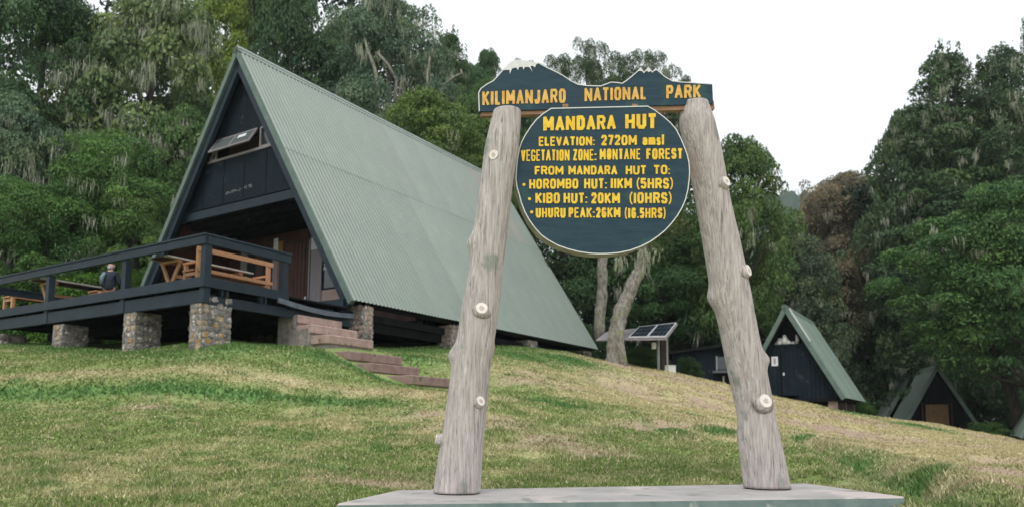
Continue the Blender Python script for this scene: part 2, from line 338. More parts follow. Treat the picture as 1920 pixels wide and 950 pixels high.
def vnoise(x, y, s, o=0):
    x = np.asarray(x) / s + o * 17.3; y = np.asarray(y) / s + o * 9.1
    i = np.floor(x).astype(int); j = np.floor(y).astype(int); fx = x - i; fy = y - j
    fx = fx * fx * (3 - 2 * fx); fy = fy * fy * (3 - 2 * fy); g = lambda a, b: _NG[a % 256, b % 256]
    return (g(i, j) * (1 - fx) + g(i + 1, j) * fx) * (1 - fy) + (g(i, j + 1) * (1 - fx) + g(i + 1, j + 1) * fx) * fy
def fbm(x, y, s, o=0, k=4):
    a, t, v = 1.0, 0.0, 0.0
    for i in range(k): v = v + a * vnoise(x, y, s / 2 ** i, o + i); t += a; a *= 0.55
    return v / t
def seg_d(x, y, pts):
    d = np.full(np.shape(x), 1e9)
    for (ax, ay), (bx, by) in zip(pts[:-1], pts[1:]):
        vx, vy = bx - ax, by - ay; t = np.clip(((x - ax) * vx + (y - ay) * vy) / (vx * vx + vy * vy), 0, 1)
        d = np.minimum(d, np.hypot(x - ax - t * vx, y - ay - t * vy))
    return d
# features that follow the photograph: a small grassy bank, a ditch, bare patches
def base_hit(px, py):
    lo = ray(px, py); Ys = np.linspace(3, 60, 800); q = lo[None, :] * (Ys / lo[1])[:, None]
    hh = tps(q[:, 0], q[:, 1]); k = np.nonzero(q[:, 2] < hh)[0]
    k = k[0] if len(k) else -1
    return q[k, 0], q[k, 1]
BANK = [base_hit(*q) for q in [(-80, 738), (120, 736), (300, 738), (470, 744), (600, 748), (760, 752)]]
DITCH = [base_hit(*q) for q in [(1470, 812), (1560, 850), (1650, 890), (1740, 925), (1860, 975)]]
BARE = [(base_hit(px, py), r) for px, py, r in [(1345, 762, 0.9), (1300, 802, 0.45), (1210, 803, 0.3), (1390, 815, 0.4), (1560, 800, 1.6), (1640, 815, 1.3), (1180, 712, 1.4), (1850, 880, 1.0), (1880, 850, 1.2), (1620, 872, 0.5), (1160, 725, 1.0), (1160, 683, 0.8), (1900, 925, .5)]]
LUSH = [(base_hit(px, py), r) for px, py, r in [(1560, 822, .7), (1500, 816, .5), (1250, 812, .45), (1350, 817, .4), (1060, 762, 0.6), (1020, 755, .5), (1300, 776, .3), (700, 690, .5), (740, 705, .5), (660, 672, .5), (1050, 672, 1.6), (960, 668, 1.5), (790, 668, 1.0), (600, 668, 0.7), (1700, 895, .5), (1600, 860, .4), (1720, 798, 1.2), (1600, 775, 1.0)]]
SCARS = [[base_hit(*q) for q in l] for l in ([(1312, 747), (1340, 757), (1385, 769)], [(1200, 804), (1238, 800)], [(1262, 799), (1312, 803)], [(1366, 812), (1406, 819)], [(1690, 898), (1748, 912)], [(1150, 722), (1195, 727)], [(1850, 862), (1905, 872)])]
def terr(x, y, fine=True):
    x = np.asarray(x, float); y = np.asarray(y, float)
    r = np.hypot(x, y - 25); k = np.clip((r - 55) / 60, 0, 1); k = k * k * (3 - 2 * k)
    h = tps(np.clip(x, -60, 60), np.clip(y, -25, 85)) * (1 - k) + k * (-2.0 + 4 * np.clip(-x / 200, -1, 1) + 4 * np.clip(y / 200, -1, 1))
    # bank: the ground steps up ~0.25 m behind its line
    bd = seg_d(x, y, BANK); sgn = np.where(y > np.interp(x, [b[0] for b in BANK], [b[1] for b in BANK]), 1, -1)
    fade = np.clip((BANK[-1][0] + 0.5 - x) / 3, 0, 1)
    h = h + fade * 0.14 * np.tanh(sgn * bd / 0.25) * np.exp(-(bd / 2.2) ** 2)
    dd = seg_d(x, y, DITCH); h = h - 0.22 * np.exp(-(dd / 0.28) ** 2) + 0.05 * np.exp(-((dd - 0.6) / 0.3) ** 2)
    for l in SCARS:
        d_ = seg_d(x, y, l); wS = .12 + .012 * y; h = h - (.10 + .010 * y) * np.exp(-(d_ / wS) ** 2) + .05 * np.exp(-((d_ - 2.2 * wS) / wS) ** 2)
    if fine:
        f = np.clip(1 - k, 0, 1)
        h = h + f * (0.26 * (fbm(x, y, 3.5, 3, 3) - 0.5) + 0.12 * (fbm(x, y, 0.8, 5, 3) - 0.5)) * np.clip((np.abs(y - 6.2) + np.abs(x - 1)) / 4, 0.25, 1)
    # the steps lie in a shallow cutting
    lx = -((x - O[0]) * V[0] + (y - O[1]) * V[1]) - HW; ly = (x - O[0]) * U[0] + (y - O[1]) * U[1]
    tgt = np.interp(lx, [0.6, 1.18, 2.02, 2.66, 3.55, 4.6, 6.0], [2.1, 1.86, 1.44, 1.16, .86, .70, .45])
    kx = np.clip((lx - .5) / .5, 0, 1) * np.clip((6.0 - lx) / 1.6, 0, 1) * np.clip((ly + 3.2) / .7, 0, 1) * np.clip((0.5 - ly) / .8, 0, 1)
    h = h * (1 - kx) + np.minimum(h, tgt) * kx
    for (c, rr) in BARE:
        q = np.exp(-(((x - c[0]) ** 2 + (y - c[1]) ** 2) / rr ** 2)); h = h - 0.10 * q * np.clip(3 * (vnoise(x, y, 0.45, 8) - .35), 0, 1)
    return h
def H(x, y): return float(terr(np.array([x]), np.array([y]))[0])
SLZ = -0.523
slab_pts = [onz(630, 943, SLZ), onz(1697, 930, SLZ), onz(1512, 905, SLZ), onz(745, 918, SLZ)]
cxs, cys = np.mean([p[0] for p in slab_pts]), np.mean([p[1] for p in slab_pts])
def in_slab(x, y, m=0.0):
    r = np.ones(np.shape(x), bool)
    for i in range(4):
        a, b = slab_pts[i], slab_pts[(i + 1) % 4]
        nx, ny = -(b[1] - a[1]), b[0] - a[0]; l = math.hypot(nx, ny)
        r &= ((x - a[0]) * nx + (y - a[1]) * ny) / l > -m
    return r
def cover(x, y):
    """dry 0..1, soil 0..1, lush 0..1"""
    n1 = fbm(x, y, 2.6, 1, 4); n2 = fbm(x, y, 0.55, 2, 3)
    side = np.clip((x - 0.5) / 8, -0.9, 1) * np.where(x > .5, .22, .13) + 0.10 * np.clip((y - 11) / 6, 0, 1) * np.clip((x + 1) / 3, 0, 1)
    n3 = fbm(x * .7, y, 0.34, 41, 3); n4 = vnoise(x * .8, y, 0.30, 45)
    dry = np.clip((0.42 * n1 + 0.30 * n2 + 0.28 * n3 - 0.445 + side) * 4.6, 0, 1)
    soil = np.clip((fbm(x * .6, y, 1.5, 12, 5) - 0.63 + side * 0.42) * 6, 0, .8) * (.5 + .9 * n3)
    for (c, rr) in BARE:
        soil = np.maximum(soil, np.clip(1.7 * np.exp(-(((x - c[0]) ** 2 + ((y - c[1]) * 1.3) ** 2) / rr ** 2)) * (0.30 + n2 * 1.5) - 0.30, 0, 1))
    for l in SCARS: soil = np.maximum(soil, np.clip(1.6 * np.exp(-(seg_d(x, y, l) / (.14 + .02 * y)) ** 2) * (.3 + n2), 0, 1))
    lush = np.exp(-(seg_d(x, y + 0.25 * (vnoise(x, y, 1.1, 31) - .5), BANK) / (0.09 + 0.17 * vnoise(x, y, .8, 33))) ** 2) * np.clip((BANK[-1][0] + 0.8 - x) / 2, 0, 1) * (0.3 + 1.3 * n2)
    lush = np.maximum(lush, 0.5 * np.clip((n4 - .76) * 7, 0, 1) * np.clip((n1 - .35) * 5 , 0, 1) * np.clip(1.2 - side * 4, .15, 1))
    lush = np.maximum(lush, 0.62 * np.exp(-(seg_d(x, y, DITCH) / 0.5) ** 2) * (0.4 + n2))
    for (c, rr) in LUSH:
        lush = np.maximum(lush, np.exp(-(((x - c[0]) ** 2 + ((y - c[1]) * 1.2) ** 2) / rr ** 2)) * (0.4 + n2))
    # longer grass round the pillars and under the deck edge
    lx = -((x - O[0]) * V[0] + (y - O[1]) * V[1]); ly = (x - O[0]) * U[0] + (y - O[1]) * U[1]
    ed = np.maximum(np.maximum(-4.9 - ly, lx - 6.0), ly - HL - 1)
    lush = np.maximum(lush, np.clip(1 - np.maximum(ed, 0) / 0.8, 0, 1) * (0.2 + 0.8 * n2) * (lx > -14) * (ly > -8) * (ly < HL + 3))
    lush = np.clip(lush, 0, 1)
    # drier ledge just behind the bank
    by = np.interp(x, [b[0] for b in BANK], [b[1] for b in BANK]); led = np.exp(-((y - by - 0.85) / 0.35) ** 2) * (x < BANK[-1][0] + 2)
    dry = np.clip(dry + 0.7 * led, 0, 1) * (1 - lush)
    soil = np.maximum(soil, 0.35 * led * n2) * (1 - np.clip(lush * 1.4, 0, 1))
    return dry, soil, lush
G_GREEN = np.array([0.215, 0.280, 0.092]); G_DRY = np.array([0.500, 0.440, 0.245]); G_LUSH = np.array([0.125, 0.245, 0.078]); G_SOIL = np.array([0.370, 0.275, 0.205])
def cover_col(x, y, j=None):
    dry, soil, lush = cover(x, y)
    c = G_GREEN[None] * (1 - dry)[:, None] + G_DRY[None] * dry[:, None]
    c = c * (1 - lush)[:, None] + G_LUSH[None] * lush[:, None]
    c = c * (1 - soil)[:, None] + G_SOIL[None] * soil[:, None]
    return c, dry, soil, lush
def spaced(lo, hi, step, far, n):
    core = np.arange(lo, hi + 1e-6, step); g = np.geomspace(step, far, n)
    return np.r_[lo - np.cumsum(g)[::-1], core, hi + np.cumsum(g)]
gx = spaced(-19, 27, 0.14, 60, 34); gy = spaced(3.0, 35, 0.14, 60, 34)
X, Y = np.meshgrid(gx, gy); xf, yf = X.ravel(), Y.ravel()
zf = terr(xf, yf)
ins = in_slab(xf, yf, -0.02); zf = np.where(ins, np.minimum(zf, SLZ - 0.25), zf)
near = in_slab(xf, yf, 0.35) & ~ins; zf = np.where(near, np.minimum(zf, SLZ - 0.02), zf)
cg, dry_, soil_, lush_ = cover_col(xf, yf)
ii = np.arange((len(gy) - 1) * len(gx)).reshape(len(gy) - 1, len(gx))[:, :-1].ravel()
fq = np.c_[ii, ii + 1, ii + 1 + len(gx), ii + len(gx)]
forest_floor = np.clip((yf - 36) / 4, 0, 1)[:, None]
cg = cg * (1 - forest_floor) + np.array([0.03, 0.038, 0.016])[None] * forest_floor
gme = mesh_np('ground', np.c_[xf, yf, zf], fq, M['ground'], True, {'col': np.c_[cg, np.ones(len(cg))]})
tag(link('ground', gme), kind='structure')

# grass blades: density falls with distance
def grass(n, seed):
    r = np.random.default_rng(seed)
    Yb = 4.6 * (34 / 4.6) ** r.random(n); Xb = (r.random(n) * 2 - 1) * 0.80 * Yb
    keep = (~in_slab(Xb, Yb, 0.004)) & (Xb > -18.5) & (Xb < 26.5)
    lx = -((Xb - O[0]) * V[0] + (Yb - O[1]) * V[1]); ly = (Xb - O[0]) * U[0] + (Yb - O[1]) * U[1]
    keep &= ~((lx < 4.6) & (lx > -9) & (ly > -3.9) & (ly < HL - 0.6))
    keep &= ~((lx > HW) & (lx < HW + 3.75) & (ly > -2.25) & (ly < -.2))
    Xb, Yb = Xb[keep], Yb[keep]
    c, dry, soil, lush = cover_col(Xb, Yb)
    tuft = fbm(Xb, Yb, 0.33, 21, 2)
    keep = r.random(len(Xb)) > soil * 0.93; Xb, Yb, c, dry, lush, tuft = Xb[keep], Yb[keep], c[keep], dry[keep], lush[keep], tuft[keep]
    Zb = terr(Xb, Yb); nb = in_slab(Xb, Yb, 0.35); Zb = np.where(nb, np.minimum(Zb, SLZ - 0.02), Zb)
    m = len(Xb)
    hgt = (0.010 + 0.026 * r.random(m)) * (0.30 + 1.5 * tuft) * (1 + 0.015 * Yb) + lush * (0.015 + 0.045 * r.random(m))
    wid = 0.0022 * Yb ** 0.85 * (0.6 + 0.8 * r.random(m))
    a = r.random(m) * 2 * np.pi; la = r.random(m) * 2 * np.pi; ln = hgt * (0.25 + 0.9 * r.random(m))
    bx, by = np.cos(a) * wid, np.sin(a) * wid
    v = np.empty((m, 3, 3), np.float32)
    v[:, 0] = np.c_[Xb - bx, Yb - by, Zb - 0.006]; v[:, 1] = np.c_[Xb + bx, Yb + by, Zb - 0.006]
    v[:, 2] = np.c_[Xb + np.cos(la) * ln, Yb + np.sin(la) * ln, Zb + hgt]
    straw = (r.random(m) < 0.14 + 0.30 * dry)[:, None] & (lush < 0.5)[:, None]
    cc = np.where(straw, np.array([0.54, 0.48, 0.29])[None], c) * (0.68 + 0.64 * r.random(m))[:, None]
    cc = np.repeat(np.c_[cc, np.ones(m)][:, None, :], 3, 1).reshape(-1, 4)
    return v.reshape(-1, 3), cc
gv, gc = grass(520000, 5)
gm = mesh_np('grass', gv, np.arange(len(gv)).reshape(-1, 3), M['blade'], False, {'col': gc})
tag(link('grass', gm), 'short patchy green and straw coloured grass covering the slope', 'grass', kind='stuff')

# ------------------------------------------------------------------ plinth and sign
sb = MB(); top = [Vector(p) for p in slab_pts]
o = MB().prism([(p[0], p[1], SLZ) for p in slab_pts], (0, 0, -0.62)).build('concrete_plinth', M['slab'], bevel=0.012)
o.data.materials.append(M['slab_side'])
for pl in o.data.polygons:
    if abs(pl.normal.z) < 0.6: pl.material_index = 1
tag(o, 'low grey concrete plinth carrying the two sign posts, side washed green', 'plinth')

def post(name, label, rows, Yb, Yt, stubs, bumps):
    """rows: (y, left x, right x) in picture points from top to base"""
    rows = rows[::-1]; n = len(rows)
    cen, rad = [], []
    for (py, xl, xr) in rows:
        k = (rows[0][0] - py) / (rows[0][0] - rows[-1][0]); Yc = Yb + (Yt - Yb) * k
        a, b = P(xl, py, Yc), P(xr, py, Yc); cen.append((a + b) / 2); rad.append(np.linalg.norm(b - a) / 2)
    cen, rad = np.array(cen), np.array(rad); t = np.arange(n)
    R_, SG = 150, 56
    ti = np.linspace(0, n - 1, R_)
    cc = np.stack([np.interp(ti, t, cen[:, i]) for i in range(3)], 1)
    k = np.ones(9) / 9
    ccp = np.pad(cc, ((4, 4), (0, 0)), 'reflect', reflect_type='odd'); cc = np.stack([np.convolve(ccp[:, i], k, 'valid') for i in range(3)], 1)
    rr = np.interp(ti, t, rad)
    base = cc[0].copy(); ang = np.linspace(0, 2 * np.pi, SG, endpoint=False)
    v = []
    for i in range(R_):
        zz = cc[i, 2]
        g = 0.030 * (vnoise(ang / (2 * np.pi) * 26, np.full(SG, zz * 1.6), 1, 3) - 0.5) + 0.05 * (vnoise(ang * 1.3, np.full(SG, zz * 1.5), 1, 7) - 0.5)
        g = g + 0.022 * (vnoise(ang / (2 * np.pi) * 60, np.full(SG, zz * 4), 1, 11) - 0.5)
        g[-4:] = g[-4:] * np.linspace(1, 0.5, 4) + np.roll(g, -4)[-4:] * np.linspace(0, 0.5, 4)
        edge = 1.0
        dtop = R_ - 1 - i
        if dtop < 6: edge = math.sqrt(max(0.0, 1 - ((6 - dtop) / 7.5) ** 2))
        r = rr[i] * (1 + g) * edge
        for j in range(SG):
            p = np.array([cc[i, 0] + math.cos(ang[j]) * r[j], cc[i, 1] + math.sin(ang[j]) * r[j], zz])
            v.append(p)
    v = np.array(v)
    nrm = v - np.repeat(cc, SG, 0); nrm /= np.linalg.norm(nrm, axis=1)[:, None] + 1e-9
    for (px, py, amp, wd) in bumps:                            # healed knots swelling out of the stem
        kk = np.interp(py, [r[0] for r in rows[::-1]], [r[0] for r in rows[::-1]])
        fr = (rows[0][0] - py) / (rows[0][0] - rows[-1][0]); q = P(px, py, Yb + (Yt - Yb) * fr - 0.0)
        d2 = ((v - q) ** 2).sum(1); v += nrm * (amp * np.exp(-d2 / wd ** 2))[:, None]
    v -= base
    f = []
    for i in range(R_ - 1):
        for j in range(SG):
            a, b = i * SG + j, i * SG + (j + 1) % SG; f.append((a, b, b + SG, a + SG))
    root = thing(name, label, 'post', tuple(base))
    me = mesh_np('stem', v, np.array(f), M['bark_post'], True)
    import bmesh
    bm = bmesh.new(); bm.from_mesh(me); bm.verts.ensure_lookup_table()
    bm.faces.new([bm.verts[(R_ - 1) * SG + j] for j in range(SG)]); bm.faces.new([bm.verts[SG - 1 - j] for j in range(SG)])
    bm.to_mesh(me); bm.free()
    link('stem', me, root)
    for (px, py, rad_px, side, out) in stubs:                  # sawn branch stubs
        fr = (rows[0][0] - py) / (rows[0][0] - rows[-1][0]); Yc = Yb + (Yt - Yb) * fr
        i = int(np.interp(-py, [-r[0] for r in rows], range(n)) / (n - 1) * (R_ - 1)); c = cc[i]; q = P(px, py, Yc); scale = Yc / F * 1.0
        offx = np.clip((q[0] - c[0]) / rr[i], -0.98, 0.98); dirv = Vector((offx, -math.sqrt(1 - offx * offx), 0.05 + side * .5)).normalized()
        start = Vector(c) + Vector((offx, -math.sqrt(1 - offx * offx), 0)) * rr[i] * 0.80
        r0 = rad_px * scale; cap = Vector(c) + Vector((offx, -math.sqrt(1 - offx * offx), 0)) * rr[i] * 1.0 + dirv * out
        cap.z = q[2]; start.z = q[2] - 0.012; ax = (cap - start).normalized()
        if out < 0:
            nrm0 = Vector((offx, -math.sqrt(1 - offx * offx), 0)); cap = Vector(c) + nrm0 * rr[i] * 1.01; cap.z = q[2]; start = cap - nrm0 * .05; ax = nrm0; r0 *= 1.1
        s_ = MB().tube([start - Vector(base), start.lerp(cap, 0.55) - Vector(base), cap - Vector(base)], [r0 * (1.75 if out > 0 else 1.05), r0 * (1.28 if out > 0 else 1.04), r0 * 1.02], 16, 0.04)
        so_ = s_.build('branch_stub', M['bark_post'], root, True)
        tz = ax; mq = MB().tube([cap - Vector(base) - ax * 0.004, cap - Vector(base) + ax * 0.003], [r0 * 1.0, r0 * 0.93], 16, 0.05)
        mq.build('cut_face', M['cut'], so_)
        if rad_px > 8:
            MB().tube([cap - Vector(base) + ax * 0.001, cap - Vector(base) + ax * 0.0055], [r0 * 0.42, r0 * 0.38], 12, 0.1).build('heartwood', M['ring'], so_)
    return root, cc
lrows = [(206, 926, 976), (212, 924, 977), (240, 917, 976), (276, 909, 973), (351, 900, 961), (427, 889, 953), (503, 879.5, 943), (579, 865, 936), (640, 856, 926), (678, 849, 920), (730, 841, 915), (777, 834.6, 911), (830, 826, 906), (880, 818, 903), (922, 813, 901)]
rrows = [(191, 1281, 1327), (198, 1277, 1329), (228, 1273, 1339), (260, 1280, 1347), (300, 1290, 1356), (380, 1306, 1370), (460, 1320, 1388), (541, 1333, 1405), (628, 1352, 1421), (706, 1367.5, 1438), (779, 1384, 1453), (848, 1388, 1468), (913, 1396, 1482)]
YL, YR, YLT, YRT = 6.02, 6.62, 6.05, 6.40
post('sign_post', 'left weathered log post of the sign, base on the plinth, leaning inwards', lrows, YL, YLT,
     [(926, 301, 9.0, -0.25, -0.022), (904, 583, 11.5, -0.1, 0.016), (901, 752, 9.5, 0.0, 0.012), (826, 822, 9, 0.5, 0.04)],
     [(881, 455, 0.045, 0.07), (848, 664, 0.05, 0.08), (920, 655, 0.015, 0.06)])
post('sign_post', 'right weathered log post of the sign with sawn stubs, leaning inwards', rrows, YR, YRT,
     [(1352, 349, 10, 0.7, 0.02), (1391, 512, 11, 0.6, 0.03), (1423, 752, 13, -0.1, 0.014)],
     [(1334, 560, 0.05, 0.09), (1433, 672, 0.055, 0.07), (1390, 815, 0.02, 0.1)])

BN = np.array([0.10, -1.0, 0.0]); BN /= np.linalg.norm(BN)      # boards face the camera, right side a little farther
BP = np.array([0.0, 6.17, 0.0])
def bp_(px, py, out=0.0): return Vector(onplane(px, py, BP + BN * out, BN))
def board(name, label, cat, pts, out, thick, border=0.011, edge_mat='board', closed=True):
    a = [bp_(x, y, out) for x, y in pts]; org = Vector((sum(p.x for p in a) / len(a), sum(p.y for p in a) / len(a), min(p.z for p in a)))
    nv = Vector(BN); root = thing(name, label, cat, org)
    o = MB().prism([p - org for p in a], -nv * thick).build('panel', M['board'], root, bevel=0.003)
    o.data.materials.append(M[edge_mat])
    for pl in o.data.polygons:
        if abs(pl.normal.dot(nv)) < 0.7 or pl.normal.dot(nv) < -0.5: pl.material_index = 1
    # painted border line following the outline
    n = len(a); cen = sum(a, Vector()) / n; rim = MB(); right = nv.cross(Vector((0, 0, 1)))
    ins_ = []
    for i in range(n):
        p, q, r = a[i - 1], a[i], a[(i + 1) % n]
        d1, d2 = (q - p).normalized(), (r - q).normalized(); n1, n2 = nv.cross(d1), nv.cross(d2); m = (n1 + n2)
        if m.length < 1e-6: m = n1
        m = m.normalized(); m = m / max(0.5, m.dot(n1))
        if i == 0: sg = 1
        ins_.append(m)
    area = sum((a[i] - cen).cross(a[(i + 1) % n] - cen).dot(nv) for i in range(n)); sg = 1 if area > 0 else -1
    return root, o, a, [m * sg for m in ins_], org, nv
def rim_line(root, a, ins_, org, nv, idx, width, mat, name='painted_border'):
    rim = MB(); o = nv * 0.0035
    for i in idx:
        j = (i + 1) % len(a)
        rim.add([a[i] - org + o, a[j] - org + o, a[j] + ins_[j] * width - org + o, a[i] + ins_[i] * width - org + o], [(0, 1, 2, 3)])
    return rim.build(name, mat, root)
tb = [(897.7, 210), (896.5, 174), (901, 166), (912, 158), (924.2, 151.6), (934, 141), (941.9, 131.7), (951, 122), (960.3, 115), (968.4, 113.2), (983, 113.8), (995, 116), (1011, 118.4), (1027.3, 127.3), (1042, 134), (1056.8, 142), (1070, 151), (1083.3, 158), (1101, 160.4), (1126.5, 161), (1137, 157), (1145.7, 153.8), (1156, 154.5), (1166.3, 156), (1174, 151), (1182.5, 144.2), (1194.3, 134), (1201, 126.5), (1206.9, 135.4), (1215.7, 126.2), (1223, 134.6), (1229, 128.7), (1238, 136), (1247.4, 144.2), (1260.6, 151.6), (1275, 153.5), (1291.6, 154.5), (1335.8, 157.5), (1337.5, 195)]
r1, o1, a1, i1, g1, nv = board('name_board', 'long dark blue board cut like mountain peaks, lettered KILIMANJARO NATIONAL PARK', 'sign', tb, 0.0, 0.05)
rim_line(r1, a1, i1, g1, nv, range(0, len(tb) - 2), 0.0085, M['white_paint'])
def sheet(root, pts, org, out, lift, mat, name, tri=None):
    nvv = Vector(BN); m = MB(); m.add([bp_(x, y, out) - org + nvv * lift for x, y in pts], [tuple(range(len(pts)))] if tri is None else tri)
    return m.build(name, mat, root)
sheet(r1, [(941.9, 133.2), (951, 122.6), (960.3, 115.4), (968.4, 113.8), (983, 114.6), (995, 116.6), (1010, 119), (1005, 122), (1003, 127.5), (1000, 125), (996, 124.5), (994.5, 126), (998.5, 135.5), (993, 128), (991, 126.5), (984, 126.8), (981.5, 131.5), (979.5, 126.2), (973, 126.8), (971, 132.5), (968, 127.5), (961, 129), (958, 133.5), (956, 139.5), (955, 132), (948, 132.2)], g1, 0, 0.0052, M['white_paint'], 'snow_cap')
sheet(r1, [(1194.3, 134.6), (1201, 127.2), (1206.6, 136.2), (1205, 135), (1200, 133.8)], g1, 0, 0.0052, M['white_paint'], 'snow_cap')
sheet(r1, [(1209.8, 134.8), (1215.7, 126.9), (1222, 134.4), (1219, 134.2), (1216.5, 136.5), (1213, 134)], g1, 0, 0.0052, M['white_paint'], 'snow_cap')
sheet(r1, [(1223.8, 135.2), (1229, 129.4), (1233, 132.5), (1228.5, 133), (1226, 134.8)], g1, 0, 0.0052, M['white_paint'], 'snow_cap')
circ = [(1033, 203), (1017, 213.5), (1005.2, 223.8), (994, 238), (983.6, 254), (977, 267), (972.8, 280), (969.5, 297), (967.6, 314.5), (966.3, 336), (968.5, 352), (972.8, 366), (977, 382), (983.6, 398.6), (992, 414), (1003, 428.8), (1014, 441), (1026.8, 450.4), (1045, 460.5), (1065.6, 467.7), (1085, 472.5), (1104.5, 475.5), (1121, 476.5), (1139, 476.3), (1160, 474.5), (1182, 469.9), (1202, 462.5), (1221, 452.6), (1234, 443.5), (1246.9, 433), (1259, 420), (1270.6, 405), (1279, 390.5), (1285.8, 374.9), (1290.5, 356), (1293, 336), (1293.6, 321), (1292.6, 305.8), (1289, 290), (1283.6, 275.6), (1277, 259.5), (1268.5, 243), (1257, 229.5), (1242.6, 217.3), (1228, 206.5), (1214.5, 198.8)]
r2, o2, a2, i2, g2, nv = board('round_sign', 'round dark blue sign lettered MANDARA HUT in yellow, hung between log posts', 'sign', circ, 0.10, 0.135, edge_mat='edge_wood')
rim_line(r2, a2, i2, g2, nv, range(len(circ)), 0.0085, M['white_paint'])
bt = MB(); A_, B_ = bp_(901, 212.5, -0.045), bp_(1337, 199.5, -0.045)
bt.bar((0, 0, 0), B_ - A_, 0.06, 0.075); ob = link('batten', bt.mesh('batten', M['batten']), r1); ob.location = A_ - g1
bt = MB(); A_, B_ = bp_(900, 207, -0.012), bp_(1338, 192, -0.012)
# short hanger strap joining the round sign to the batten
for px in (1060, 1190):
    A_ = bp_(px, 207, 0.006); bx = MB().bar((0, 0, 0), bp_(px, 196, 0.006) - A_, 0.05, 0.02, (0, 1, 0)); q = link('hanger', bx.mesh('hanger', M['batten']), r2); q.location = A_ - g2

# hand painted lettering: every glyph is drawn with strokes
GL = {
 'A': (.72, [[(0, 0), (.5, 1), (1, 0)], [(.2, .3), (.8, .3)]]), 'B': (.66, [[(0, 0), (0, 1), (.8, 1), (1, .87), (1, .65), (.8, .53), (0, .53)], [(.8, .53), (1, .4), (1, .13), (.8, 0), (0, 0)]]),
 'D': (.68, [[(0, 0), (0, 1), (.7, 1), (1, .8), (1, .2), (.7, 0), (0, 0)]]), 'E': (.58, [[(1, 0), (0, 0), (0, 1), (1, 1)], [(0, .52), (.85, .52)]]),
 'F': (.58, [[(0, 0), (0, 1), (1, 1)], [(0, .5), (.85, .5)]]), 'G': (.66, [[(1, .82), (.8, 1), (.2, 1), (0, .82), (0, .18), (.2, 0), (.8, 0), (1, .18), (1, .45), (.6, .45)]]),
 'H': (.68, [[(0, 0), (0, 1)], [(1, 0), (1, 1)], [(0, .5), (1, .5)]]), 'I': (.24, [[(.5, 0), (.5, 1)]]), 'J': (.56, [[(1, 1), (1, .2), (.8, 0), (.2, 0), (0, .22)]]),
 'K': (.68, [[(0, 0), (0, 1)], [(1, 1), (.12, .48)], [(.3, .6), (1, 0)]]), 'L': (.54, [[(0, 1), (0, 0), (1, 0)]]),
 'M': (.86, [[(0, 0), (0, 1), (.5, .3), (1, 1), (1, 0)]]), 'N': (.74, [[(0, 0), (0, 1), (1, 0), (1, 1)]]),
 'O': (.66, [[(.22, 0), (0, .18), (0, .82), (.22, 1), (.78, 1), (1, .82), (1, .18), (.78, 0), (.22, 0)]]), 'P': (.62, [[(0, 0), (0, 1), (.8, 1), (1, .85), (1, .6), (.8, .45), (0, .45)]]),
 'R': (.68, [[(0, 0), (0, 1), (.8, 1), (1, .86), (1, .62), (.8, .5), (0, .5)], [(.55, .5), (1, 0)]]),
 'S': (.62, [[(1, .82), (.8, 1), (.2, 1), (0, .85), (0, .65), (.2, .54), (.8, .46), (1, .35), (1, .15), (.8, 0), (.2, 0), (0, .18)]]),
 'T': (.62, [[(0, 1), (1, 1)], [(.5, 1), (.5, 0)]]), 'U': (.68, [[(0, 1), (0, .18), (.22, 0), (.78, 0), (1, .18), (1, 1)]]), 'V': (.68, [[(0, 1), (.5, 0), (1, 1)]]),
 'Z': (.62, [[(0, 1), (1, 1), (0, 0), (1, 0)]]), '0': (.64, [[(.22, 0), (0, .18), (0, .82), (.22, 1), (.78, 1), (1, .82), (1, .18), (.78, 0), (.22, 0)]]),
 '1': (.24, [[(.5, 0), (.5, 1)]]), '2': (.60, [[(0, .8), (.2, 1), (.8, 1), (1, .82), (1, .62), (0, 0), (1, 0)]]), '5': (.60, [[(.95, 1), (0, 1), (0, .56), (.75, .6), (1, .45), (1, .18), (.78, 0), (.2, 0), (0, .14)]]),
 '6': (.62, [[(.95, .86), (.75, 1), (.22, 1), (0, .8), (0, .2), (.22, 0), (.78, 0), (1, .18), (1, .4), (.78, .54), (0, .5)]]), '7': (.58, [[(0, 1), (1, 1), (.35, 0)]]),
 ':': (.16, [[(.5, .0), (.5, .02)], [(.5, .55), (.5, .57)]]), '.': (.14, [[(.5, 0), (.5, .02)]]), '(': (.30, [[(1, 1.08), (.2, .82), (0, .5), (.2, .16), (1, -.1)]]), ')': (.30, [[(0, 1.08), (.8, .82), (1, .5), (.8, .16), (0, -.1)]]),
 'a': (.58, [[(0, .58), (.2, .68), (.75, .68), (1, .55), (1, 0)], [(1, .36), (.2, .38), (0, .26), (0, .1), (.2, 0), (.7, 0), (1, .12)]]),
 'm': (.80, [[(0, 0), (0, .68), (.35, .68), (.5, .55), (.5, 0)], [(.5, .6), (.65, .68), (.85, .68), (1, .55), (1, 0)]]),
 's': (.50, [[(1, .6), (.8, .68), (.15, .68), (0, .52), (.15, .38), (.85, .32), (1, .18), (.85, 0), (.15, 0), (0, .08)]]), 'l': (.20, [[(.5, 0), (.5, 1.05)]]),
}
